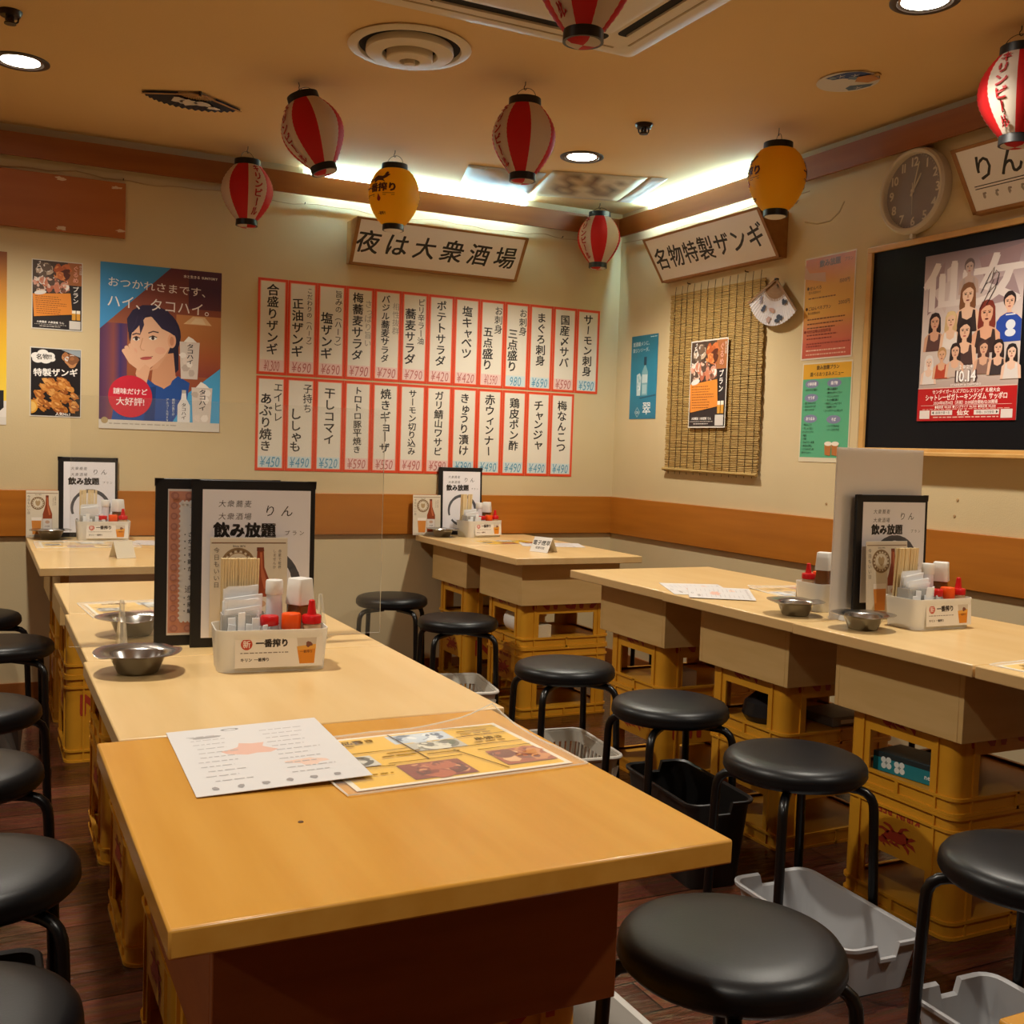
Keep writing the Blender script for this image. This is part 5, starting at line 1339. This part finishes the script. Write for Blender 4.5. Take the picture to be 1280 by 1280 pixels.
def beer_card(c_w=0.150, c_h=0.205):
    c = Canvas(c_w, c_h, '#ded2bc', th=0.0012, mat=INKG)
    c.rect(0, 0, 1, 0.012, '#ece6da'); c.rect(0.02, 0.05, 0.98, 0.062, '#8a6a50')
    c.arc(0.36, 0.27, 0.20, 0.035, '#8f7350'); c.arc(0.36, 0.27, 0.15, 0.012, '#a58a62')
    for k in range(16):
        a = 2*pi*k/16; c.circ(0.36+0.175*cos(a), 0.27+0.175*sin(a)*c_w/c_h, 0.020, '#7a5f42', 8)
    c.poly([(.28,.24),(.32,.20),(.36,.23),(.40,.20),(.44,.24),(.42,.30),(.36,.335),(.30,.30)], '#b59a70')
    c.text('Since 1876', 0.37, 0.088, 0.028, '#5a4632', bold=0.01)
    c.text('今日もいい日', 0.085, 0.10, 0.060, '#5a4a3c', vertical=True, gap=0.15); 
    rn = random.Random(3)
    for k in range(2): c.text('赤星で乾杯しませんか'[k*5:k*5+5], 0.90-0.07*k, 0.12, 0.034, '#7a6a58', vertical=True, gap=0.2)
    # brown bottle
    c.poly([(.60,.10),(.69,.10),(.695,.14),(.60,.14)], '#7a3a24')
    c.poly([(.605,.14),(.69,.14),(.70,.30),(.76,.42),(.80,.50),(.80,.92),(.51,.92),(.51,.50),(.55,.42),(.595,.30)], '#94401f')
    c.poly([(.64,.15),(.67,.15),(.68,.31),(.735,.44),(.755,.52),(.70,.52),(.66,.40)], '#c06a44')
    c.rect(.515, .60, .795, .82, '#e0d6cc'); c.ell(.655, .67, .07, .035, '#c9a48a'); c.text('LAGER', .655, .76, .032, '#5a3a34', bold=.02)
    # glass
    c.poly([(.17,.62),(.47,.62),(.44,.93),(.20,.93)], '#d98a3c'); c.poly([(.165,.57),(.475,.57),(.47,.64),(.17,.64)], '#f2e8da')
    c.rect(0.02, 0.945, 0.98, 0.99, '#cfc4b2'); c.text('サッポロラガー', 0.25, 0.967, 0.026, '#4a3a30', bold=0.02)
    return c
def card_thing(label, loc, rot, w_=0.150, h_=0.205):
    return tag(beer_card(w_, h_).obj('beer_card', None, loc, rot), label, 'card')

def menu_cover(W, Hh, ring_=True):
    c = Canvas(W-0.034, Hh-0.042, '#efedf2', th=0.0008, mat=INKG)
    c.text('大衆蕎麦', 0.30, 0.095, 0.050, '#3a3638', shear=0.12, gap=0.12); c.text('大衆酒場', 0.30, 0.180, 0.050, '#3a3638', shear=0.12, gap=0.12)
    c.text('りん', 0.72, 0.140, 0.085, '#2a2628', shear=0.15, gap=0.35)
    c.text('飲み放題', 0.39, 0.275, 0.105, '#141214', bold=0.055, sx=0.98, jit=0.04, rnd=random.Random(2)); c.text('プラン', 0.86, 0.290, 0.036, '#3a3638', gap=0.35)
    if ring_:
        rn = random.Random(5); n = 36
        for k in range(n):
            a0, a1 = -200+340*k/n, -200+340*(k+1)/n
            wd = 0.045+0.03*sin(pi*k/n)+rn.uniform(-.006,.006)
            c.line([(0.52+0.36*cos(rad(q)), 0.655+0.36*c.w/c.h*sin(rad(q))) for q in (a0, a1+1)], wd, '#55565c'); c.z -= c.dz
        c.z += c.dz
    return c
def menu_page(W, Hh):
    c = Canvas(W-0.040, Hh-0.046, '#d8cfc8', th=0.0008, mat=INKG)
    c.rect(0.01, 0.015, 0.99, 0.985, '#c98a72')
    for k in range(14):
        v = 0.045+0.07*k
        for u in (0.058, 0.942): c.circ(u, v, 0.034, '#ab7264', 14); c.circ(u, v, 0.020, '#bd8474', 10)
    for k in range(8):
        for v in (0.045, 0.955): c.circ(0.07+0.123*k, v, 0.034, '#ab7264', 14); c.circ(0.07+0.123*k, v, 0.020, '#bd8474', 10)
    c.rect(0.115, 0.085, 0.885, 0.905, '#dedad8')
    for k in range(24): c.circ(0.115, 0.10+0.034*k, 0.014, '#dedad8', 8); c.circ(0.885, 0.10+0.034*k, 0.014, '#dedad8', 8)
    for k in range(20): c.circ(0.135+0.0385*k, 0.085, 0.014, '#dedad8', 8); c.circ(0.135+0.0385*k, 0.905, 0.014, '#dedad8', 8)
    c.text('蕎麦メニュー', 0.50, 0.18, 0.062, '#241c1c', bold=0.04); c.rect(0.2, 0.125, 0.8, 0.127, '#8a8080'); c.rect(0.2, 0.245, 0.8, 0.247, '#8a8080')
    for k, t_ in enumerate(('ざるそば', 'かけそば', 'コロッケそば', 'ちくわそば', '鶏かしわそば', 'かき揚げそば')): c.text('・'+t_, 0.135, 0.31+0.047*k, 0.036, '#2a2222', align='L', bold=0.02)
    c.text('おすすめ', 0.19, 0.605, 0.045, '#6a5a5a', align='L'); c.text('追加', 0.16, 0.685, 0.055, '#4a3e3e', align='L')
    for k, t_ in enumerate(('生卵', '揚げ玉', '納豆')): c.text('・'+t_, 0.135, 0.745+0.045*k, 0.036, '#2a2222', align='L', bold=0.02)
    return c
def menu_board(label, loc, rot, W=0.262, Hh=0.362, page='cover', ring_=True):
    """black bound menu board standing on its bottom edge; local x along its width, face towards -y"""
    t = thing('menu_board', label, 'menu', loc, rot)
    COVER = mat('black_leatherette', '#141214', rough=0.45)
    MB().box(-W/2, W/2, 0.0, 0.010, 0, Hh, COVER).obj('black_cover', t, bevel=0.002)
    cv = menu_cover(W, Hh, ring_) if page == 'cover' else menu_page(W, Hh)
    cv.obj('printed_sheet', t, (0.006, -0.0002, Hh/2), R_BACK)
    for sx in (-1, 1):
        x = sx*(W/2-0.008); o = MB()
        o.prism([(x+0.010, Hh+0.0005), (x-0.010, Hh+0.0005), (x+sx*0.009, Hh-0.018)] if sx > 0 else [(x-0.010, Hh-0.018), (x+0.010, Hh+0.0005), (x-0.010, Hh+0.0005)], -0.0012, 0.0, mat('corner_metal', '#3a3638', rough=0.3, metal=0.8), Matrix.Rotation(pi/2, 4, 'X'))
        o.obj('corner_guard', t)
    return t

def caddy_set(where, loc, rz, full=True, sticks=14):
    """milky plastic caddy and everything standing in it. local x along the labelled front, y to the back"""
    M0 = Matrix.Translation(loc) @ Matrix.Rotation(rz, 4, 'Z')
    def at(x, y, z=0.0045): return M0 @ Vector((x, y, z))
    W, D, Hc = 0.222, 0.125, 0.084
    t = thing('condiment_caddy', f'milky plastic condiment caddy with beer label {where}', 'caddy', loc, (0, 0, rz))
    b = MB(); tray(b, W, D, 0.022, 0.0022, Hc, MILKY, taper=0.012, n=6, base=0.003); b.obj('open_box', t, smooth=50)
    c = Canvas(0.172, 0.066, '#ece7df', th=0.0004, mat=INKG)
    c.circ(0.13, 0.30, 0.065, '#c2452a', 28); c.text('新', 0.13, 0.30, 0.24, '#f4ece6', bold=0.01)
    c.text('一番搾り', 0.42, 0.28, 0.25, '#241c1a', bold=0.055, sx=0.98); c.ticks(0.06, 0.545, 0.54, 0.030, '#8a8078', random.Random(1)); c.text('キリン 一番搾り', 0.06, 0.765, 0.115, '#3a302c', bold=0.035, align='L')
    c.poly([(.70,.14),(.93,.10),(.90,.92),(.73,.92)], '#cfc4b6'); c.poly([(.70,.42),(.92,.36),(.90,.92),(.73,.92)], '#dd8a26'); c.poly([(.70,.40),(.92,.34),(.92,.48),(.71,.52)], '#e6a84a')
    c.blob(.84, .34, .035, .09, '#7a4a3c', random.Random(2)); c.text('一番搾り', .81, .56, .095, '#6a3a1c', bold=.02)
    c.obj('front_label', t, (0.012, -D/2-0.0010+0.0012, 0.043), (pi/2-rad(4), 0, 0))
    # chopsticks
    proto = None
    for i in range(sticks):
        cx = -0.090+0.0105*(i % 7)+0.002*(i//7); cy = 0.044-0.0095*(i//7)
        lab = f'plain wooden chopsticks pair standing in the caddy {where}'
        if proto is None:
            proto = thing('chopsticks', lab, 'chopsticks', at(cx, cy), (rad(2), 0, rz), f'wooden chopsticks {where}')
            CW = mat('chopstick_wood', '#ecd6a6', rough=0.6)
            for sx in (-1, 1): MB().loft([[(sx*0.0021+x, y, 0) for x, y in ((-.0017,-.002),(.0017,-.002),(.0017,.002),(-.0017,.002))], [(sx*0.0024+x, y, 0.212) for x, y in ((-.0019,-.0026),(.0019,-.0026),(.0019,.0026),(-.0019,.0026))]], CW).obj('stick', proto, smooth=0)
        else: dup(proto, at(cx, cy), (rad(2+random.uniform(-.5,.5)), rad(random.uniform(-.9,.9)), rz), lab)
    # napkin holder with napkins
    t2 = thing('napkin_holder', f'clear ribbed holder full of white paper napkins {where}', 'napkin holder', at(-0.052, 0.004), (0, 0, rz))
    b = MB(); ring(b, 0.086, 0.046, 0.004, 0.0016, 0.0, 0.104, CLEARP, n=2); b.box(-0.042, 0.042, -0.022, 0.022, 0, 0.002, CLEARP)
    for i in range(20): b.box(-0.041+0.0043*i, -0.0395+0.0043*i, -0.0242, -0.0228, 0.004, 0.102, CLEARP)
    b.obj('ribbed_box', t2, smooth=0)
    rn = random.Random(int(abs(loc[0]*100)))
    for i in range(9):
        y = -0.017+0.0042*i; hh = 0.132+rn.uniform(-.016,.016)+(0.014 if i > 5 else 0); x0 = -0.040+rn.uniform(0,.004); x1 = 0.038-rn.uniform(0,.012)
        MB().loft([[(x0, y, 0.003), (x1, y, 0.003), (x1+0.002, y+0.0006, 0.003), (x0, y+0.0006, 0.003)], [(x0+rn.uniform(-.003,.003), y+rn.uniform(-.004,.004), 0.08), (x1, y+rn.uniform(-.003,.003), 0.08), (x1, y+0.0016, 0.08), (x0, y+0.0016, 0.08)],
                   [(x0+rn.uniform(-.004,.01), y-0.006, hh-rn.uniform(0,.014)), (x1+rn.uniform(-.004,.006), y-0.004, hh), (x1, y-0.0032, hh+0.0006), (x0, y-0.005, hh-0.008)]], NAPKIN).obj('napkin', t2, smooth=0)
    # toothpick and wipe sachets
    grp = f'white paper sachets {where}'
    for i in range(7):
        x, y = -0.088+0.0135*i, -0.040+(0.010 if i % 2 else 0)
        b = MB(); b.box(-0.0075, 0.0075, -0.0012, 0.0012, 0, 0.088+0.012*(i % 3), NAPKIN)
        solo('paper_sachet', b, f'slim white paper sachet in the front of the caddy {where}', 'sachet', at(x, y), (rad(rn.uniform(-7, 4)), rad(rn.uniform(-9, 9)), rz+rn.uniform(-.5, .5)), grp, bevel=0.0004)
    # white ceramic bottle
    t3 = thing('white_bottle', f'slim white bottle with blue flower print {where}', 'bottle', at(0.011, 0.018), (0, 0, rz))
    WB = mat('white_ceramic', '#dfe0e4', rough=0.25)
    MB().lathe([(0.0001,0),(0.018,0),(0.0195,0.004),(0.0195,0.060),(0.0188,0.085),(0.0170,0.105),(0.0160,0.128),(0.0160,0.140)], WB, 32).obj('bottle_body', t3, smooth=50)
    MB().lathe([(0.0175,0.140),(0.0180,0.142),(0.0175,0.166),(0.016,0.169),(0.0001,0.170)], WHITE, 28).obj('cap', t3, smooth=40)
    b = MB(); BL = mat('blue_print', '#2c4a8c', rough=0.4)
    for (a, z, s_) in ((-1.9,0.072,.006),(-1.35,0.080,.005),(-1.1,0.066,.004),(-1.6,0.052,.007),(-2.1,0.040,.005),(-1.2,0.038,.006),(-1.6,0.028,.006),(-2.2,0.060,.004),(-0.9,0.055,.004)):
        R_ = 0.0197 if z < 0.066 else 0.0197-(z-0.066)*0.04
        b.add([((R_+.0008)*cos(a+s_*cos(q)*(.6+.4*sin(3*q))/R_), (R_+.0008)*sin(a+s_*cos(q)*(.6+.4*sin(3*q))/R_), z+s_*sin(q)) for q in [2*pi*k/12 for k in range(12)]], [tuple(range(12))], BL)
    b.obj('flower_print', t3, smooth=0)
    # square brown seasoning bottle
    t4 = thing('seasoning_bottle', f'square brown seasoning bottle with white cap {where}', 'bottle', at(0.064, 0.020), (0, 0, rz+rad(35)))
    BG = mat('amber_glass', '#8a5a30', rough=0.12, trans=0.35)
    MB().loft([[(x,y,z) for x,y in rrect(s_, s_, 0.008, 4)] for z, s_ in ((0,.038),(.004,.042),(.095,.042),(.108,.040),(.122,.038))], BG).obj('glass_body', t4, smooth=40)
    MB().loft([[(x,y,z) for x,y in rrect(s_, s_, 0.006, 3)] for z, s_ in ((.118,.0445),(.122,.045),(.152,.041),(.170,.039),(.172,.037))], WHITE).obj('square_cap', t4, smooth=40, bevel=0.001)
    c = Canvas(0.030, 0.040, '#c9b89c', th=0.0004); c.circ(.5, .4, .38, '#7a2a20'); c.circ(.5, .42, .26, '#d8b48c'); c.ticks(.15, .82, .7, .05, '#4a2a20', rn)
    c.obj('paper_label', t4, (-0.0005, -0.0216, 0.074), (pi/2, 0, 0))
    # red capped glass jar
    t5 = thing('spice_jar', f'small clear jar with red cap {where}', 'jar', at(-0.004, -0.029), (0, 0, rz))
    MB().lathe([(0.0001,0),(0.020,0),(0.022,0.004),(0.022,0.068),(0.018,0.082),(0.015,0.086)], CLEARP, 28).obj('jar_body', t5, smooth=50)
    MB().lathe([(0.0001,0.003),(0.019,0.003),(0.019,0.045),(0.0001,0.047)], mat('chili_powder', '#9a3a1c', rough=0.8), 20).obj('spice', t5)
    MB().lathe([(0.0172,0.084),(0.0182,0.086),(0.0182,0.100),(0.0165,0.103),(0.0001,0.1035)], RED, 28).obj('cap', t5, smooth=40)
    # orange capped shaker
    t6 = thing('orange_capped_jar', f'small shaker jar with orange cap {where}', 'jar', at(0.039, -0.030), (0, 0, rz))
    MB().lathe([(0.0001,0),(0.018,0),(0.020,0.004),(0.020,0.076)], CLEARP, 24).obj('jar_body', t6, smooth=50)
    MB().lathe([(0.019,0.076),(0.0195,0.078),(0.0195,0.104),(0.018,0.107),(0.0001,0.108)], ORANGE, 28).obj('cap', t6, smooth=40)
    # red topped squeeze bottle
    t7 = thing('squeeze_bottle', f'squeeze bottle with pointed red nozzle {where}', 'bottle', at(0.080, -0.030), (0, 0, rz))
    MB().lathe([(0.0001,0),(0.016,0),(0.018,0.004),(0.018,0.070),(0.019,0.082),(0.0165,0.086)], mat('sauce_tan', '#c9a47c', rough=0.4), 24).obj('bottle_body', t7, smooth=50)
    MB().lathe([(0.018,0.086),(0.0195,0.087),(0.0195,0.101),(0.018,0.103),(0.010,0.104),(0.0085,0.110),(0.006,0.132),(0.0035,0.134),(0.0001,0.134)], RED, 28).obj('nozzle_cap', t7, smooth=40)

# middle row
caddy_set('on the middle pale table', (-2.678, -3.050, TZ), rad(-6))
menu_board('black menu board with white cover sheet behind the labelled caddy', (-2.661, -2.828, TZ), (rad(-1), 0, rad(-7)), 0.268, 0.368)
card_thing('beer card with brown bottle leaning on the front menu board behind the caddy', (-2.678, -2.868, TZ+0.157), (pi/2-rad(3), 0, rad(-7)), 0.176, 0.245) if False else None
menu_board('black menu board with pink bordered page, half hidden behind the white menu', (-2.730, -2.782, TZ), (rad(-1), 0, rad(-4)), 0.268, 0.368, page='page')
# clear acrylic partition on triangular feet
def acrylic_panel(name, label, loc, W, Hh, m, feet, th=0.004, fm=None, fh=0.10, fd=0.055, fw=0.016):
    t = thing(name, label, 'partition', loc)
    MB().box(-W/2, W/2, -th/2, th/2, 0.002, Hh, m).obj('panel', t, smooth=0, bevel=0.0)
    for x in feet:
        b = MB()
        for s_ in (-1, 1):
            b.loft([[(x-fw/2, s_*th/2, 0), (x+fw/2, s_*th/2, 0), (x+fw/2, s_*fd, 0), (x-fw/2, s_*fd, 0)], [(x-fw/4, s_*th/2, fh), (x+fw/4, s_*th/2, fh), (x+fw/4, s_*(th/2+0.003), fh), (x-fw/4, s_*(th/2+0.003), fh)]], fm or m)
        b.obj('foot', t, smooth=0)
    return t
acrylic_panel('acrylic_panel', 'large clear acrylic partition standing across the middle row', (-2.684, -2.745, TZ), 0.70, 0.540, ACRYL, (-0.243, 0.20), fm=film('foot_acrylic', '#e2dccc', 0.22, 0.05), fd=0.042)
acrylic_panel('frosted_panel', 'milky frosted partition standing across the blackboard row', (-0.868, -2.880, TZ), 0.332, 0.492, FROST, (-0.11, 0.11), th=0.005, fm=MILKY, fh=0.028, fd=0.044, fw=0.05)
menu_board('black menu board with white cover sheet in front of the frosted panel', (-0.838, -2.912, TZ+0.030), (rad(-1), 0, rad(-1)), 0.272, 0.330)
menu_board('dark menu board behind the frosted panel, a blurred shape', (-0.872, -2.862, TZ+0.030), (rad(1), 0, pi+rad(2)), 0.262, 0.330)
caddy_set('beside the frosted panel', (-0.822, -3.040, TZ), rad(0))
card_thing('beer card with brown bottle leaning on the menu board by the frosted panel', (-0.880, -2.938, TZ+0.105+0.018), (pi/2-rad(4), 0, rad(-1)), 0.155, 0.212)
caddy_set('behind the frosted panel', (-0.853, -2.705, TZ), rad(178), sticks=6)
# against the menu wall
menu_board('black menu board with white cover leaning on the menu wall over the corner tables', (-0.942, -0.030, TZ), (rad(-2.0), 0, 0), 0.246, 0.352)
card_thing('beer card with brown bottle standing at the wall on the corner table pair', (-1.138, -0.045, TZ+0.104), (pi/2-rad(3), 0, 0), 0.152, 0.206)
caddy_set('on the corner table pair', (-0.878, -0.128, TZ), rad(14), sticks=8)
menu_board('black menu board with white cover leaning on the wall under the woman poster', (-2.766, -0.030, TZ), (rad(-2.0), 0, 0), 0.250, 0.358)
card_thing('beer card with brown bottle standing at the wall under the woman poster', (-2.955, -0.045, TZ+0.104), (pi/2-rad(3), 0, 0), 0.132, 0.206)
caddy_set('under the woman poster', (-2.715, -0.160, TZ), rad(0), sticks=8)
card_thing('beer card with brown bottle leaning on the front menu board behind the caddy', (-2.676, -2.848, TZ+0.135), (pi/2-rad(3), 0, rad(-7)), 0.166, 0.218)

# loose sheets
def sheet(c, name, label, cat, loc, rz): return tag(c.obj(name, None, loc, (0, 0, rz)), label, cat)
def white_menu(w_=0.232, h_=0.325, seed=1):
    c = Canvas(w_, h_, '#dcdad9', th=0.0008, mat=INKG); rn = random.Random(seed)
    c.blob(0.44, 0.42, 0.15, 0.09, '#e2b8a8', rn, 14, .35); c.blob(0.72, 0.70, 0.12, 0.05, '#e6c8b8', rn, 14, .35); c.blob(0.22, 0.16, 0.10, 0.02, '#a9a5a4', rn); c.ell(0.40, 0.06, 0.06, 0.02, '#8f8c8c'); c.ell(0.40, 0.062, 0.04, 0.012, '#dcdad9')
    for k in range(11):
        for u, wd in ((0.10, 0.26), (0.56, 0.30)): c.ticks(u+rn.uniform(0,.04), 0.13+0.07*k, wd*rn.uniform(.6,1), 0.010, '#bcb8b8', rn)
    for k in range(6): c.blob(0.12+0.14*k, 0.93, 0.022, 0.020, '#9f9a9a', rn, 8)
    return c
sheet(white_menu(), 'white_menu_sheet', 'white laminated menu sheet lying on the nearest orange table', 'menu', (-2.838, -3.677, TZ+0.0042), rad(-2)).rotation_euler = (0, -0.030, rad(-2))
def yellow_menu(w_=0.36, h_=0.255, seed=2):
    c = Canvas(w_, h_, '#e4dccb', th=0.0006, mat=INKG, dz=0.000012); rn = random.Random(seed)
    c.rect(0.025, 0.03, 0.975, 0.97, '#e2b52e')
    def ph(u0, v0, u1, v1, pal, s_):
        c.rect(u0, v0, u1, v1, pal[0]); food(c, u0, v0, u1, v1, s_, pal, 16, 0.06)
    ph(0.40, 0.05, 0.70, 0.24, ['#c4cdd6','#8a9cb0','#e2e4e4','#5a6a80'], 1); ph(0.44, 0.26, 0.70, 0.44, ['#b8b4a8','#7a7468','#d8d2c0','#5a6248'], 2)
    ph(0.27, 0.66, 0.56, 0.95, ['#8a3a24','#b5603a','#6a2a1a','#d09060'], 3); ph(0.72, 0.60, 0.97, 0.90, ['#a8582c','#c9864a','#7a3a1c','#dcae7a'], 4); ph(0.05, 0.42, 0.22, 0.62, ['#c9c4b8','#8a8478','#5a544a'], 5)
    for a, b_ in (((.03,.36),(.42,.36)),((.42,.04),(.44,.62)),((.44,.46),(.97,.46)),((.70,.04),(.97,.10)),((.25,.62),(.60,.62)),((.60,.50),(.70,.96)),((.70,.56),(.97,.56)),((.10,.64),(.27,.66)),((.70,.26),(.96,.25))): c.line([a, b_], 0.007, '#4a3010')
    c.text('お品書き', 0.22, 0.13, 0.075, '#4a3010', bold=0.02, jit=0.05); c.text('串焼き', 0.84, 0.34, 0.07, '#4a3010', bold=0.02, jit=0.05)
    for k in range(16):
        u, v = rn.choice([(0.05,0.20),(0.05,0.26),(0.46,0.52),(0.46,0.60),(0.74,0.14),(0.74,0.20),(0.74,0.40),(0.30,0.42),(0.26,0.48),(0.62,0.70),(0.62,0.76),(0.06,0.70),(0.06,0.78)]); c.ticks(u, v, 0.16, 0.016, '#8a6418', rn)
    return c
def sleeve(label, menu, loc, rz, w_, h_, seed, curl=0.018):
    """printed sheet slipped into a clear crinkled plastic sleeve whose far corner curls up"""
    t = thing('menu_in_sleeve', label, 'menu', loc, (0, 0, rz))
    menu.obj('printed_sheet', t, (0, 0, 0.0004))
    rn = random.Random(seed); n, m_ = 16, 10; vs = []; fs = []
    for j in range(m_+1):
        for i in range(n+1):
            u, v = i/n, j/m_
            x, y = (u-.5)*w_, (v-.5)*h_
            q = max(0, u+v-1.55)/0.45
            z = 0.0026+0.0006*sin(i*1.3+seed)*sin(j*1.7)+rn.uniform(0, .0004)+curl*q*q
            if u < 0.02 or v < 0.02: z = 0.0018
            vs.append((x-0.02*q*q, y-0.012*q*q, z))
    for j in range(m_):
        for i in range(n):
            k = j*(n+1)+i; fs.append((k, k+1, k+n+2, k+n+1))
    b = MB(); b.add(vs, fs, CLEARFILM); b.obj('clear_sleeve', t, smooth=70)
    # bright welded edge
    ed = MB(); E_ = film('sleeve_edge', '#f4f2ea', 0.45, 0.2)
    idx = [i for i in range(n+1)]+[(j+1)*(n+1)-1 for j in range(1, m_+1)]+[m_*(n+1)+i for i in range(n-1, -1, -1)]+[j*(n+1) for j in range(m_-1, 0, -1)]
    ed.tube([vs[k] for k in idx], 0.0014, E_, 5, closed=True); ed.obj('welded_edge', t)
    return t
sleeve('yellow photo menu in a clear crinkled sleeve on the nearest orange table', yellow_menu(0.335, 0.245), (-2.602, -3.752, TZ+0.0004), rad(3), 0.370, 0.272, 3, 0.03)
tag(solo('table_speck', MB().lathe([(0.0001,0.0012),(0.003,0.001),(0.0036,0)], mat('dark_speck', '#5a3a1a', rough=0.7), 10), 'tiny dark dent mark on the nearest orange table', 'mark', (-2.86, -3.965, TOP)), 'tiny dark dent mark on the nearest orange table', 'mark')
# far sheets
sleeve('faded menu in a clear sleeve behind the acrylic panel', yellow_menu(0.33, 0.235, 6), (-2.78, -2.22, TZ+0.0004), rad(4), 0.36, 0.26, 5, 0.006)
sleeve('menu in a clear sleeve on the back left pair, in front of the caddy', yellow_menu(0.36, 0.25, 7), (-2.80, -0.40, TZ+0.0004), rad(0), 0.40, 0.28, 6, 0.004)
sheet(white_menu(0.21, 0.297, 4), 'white_menu_sheet', 'white menu sheet on the back left pair beside the sleeved menu', 'menu', (-2.475, -0.36, TZ), rad(70))
sheet(yellow_menu(0.30, 0.20, 8), 'yellow_menu_sheet', 'yellow photo menu lying flat on the corner table pair', 'menu', (-0.88, -0.47, TZ), rad(2))
sheet(white_menu(0.30, 0.21, 5), 'white_menu_sheet', 'white menu sheet behind the tent card on the corner table pair', 'menu', (-0.715, -0.62, TZ), rad(-20))
sheet(white_menu(0.297, 0.21, 6), 'white_menu_sheet', 'white menu sheet on the corner end of the blackboard row', 'menu', (-1.010, -2.215, TZ+0.0002), rad(66))
sheet(white_menu(0.297, 0.21, 8), 'white_menu_sheet', 'second white sheet lying on top of the other on the blackboard row', 'menu', (-1.000, -2.330, TZ+0.0022), rad(56))
sleeve('yellow photo menu in a clear sleeve on the blackboard row', yellow_menu(0.36, 0.25, 9), (-0.700, -2.420, TZ+0.0006), rad(82), 0.40, 0.28, 8, 0.006)
sleeve('sleeved menu on the blackboard row table cut by the right edge', yellow_menu(0.36, 0.25, 11), (-0.945, -3.640, TZ+0.0004), rad(4), 0.38, 0.27, 9, 0.003)
# tent card
t = thing('tent_card', 'folded white tent card with black lettering on the corner table pair', 'card', (-0.925, -0.935, TZ), (0, 0, rad(-68)))
a_ = rad(28)
c = Canvas(0.105, 0.074, '#e4e2de', th=0.0006); c.text('電子煙草', 0.5, 0.38, 0.34, '#1c1a1a', bold=0.02); c.text('喫煙可能', 0.5, 0.72, 0.18, '#3a3634', bold=0.01)
c.obj('front_leaf', t, (0, -0.0175, 0.0330), (pi/2-a_, 0, 0)); Canvas(0.105, 0.074, '#dedcd8', th=0.0006).obj('back_leaf', t, (0, 0.0175, 0.0330), (pi/2-a_, 0, pi))
t = thing('tent_card', 'small pale tent card on the back left pair, seen through the acrylic panel', 'card', (-2.72, -0.93, TZ), (0, 0, rad(20)))
for s_, nm in ((0, 'front_leaf'), (pi, 'back_leaf')): Canvas(0.075, 0.07, '#d8d0bc', th=0.0006).obj(nm, t, (0.0155*sin(s_), -0.0165*cos(s_), 0.0312), (pi/2-a_, 0, s_))
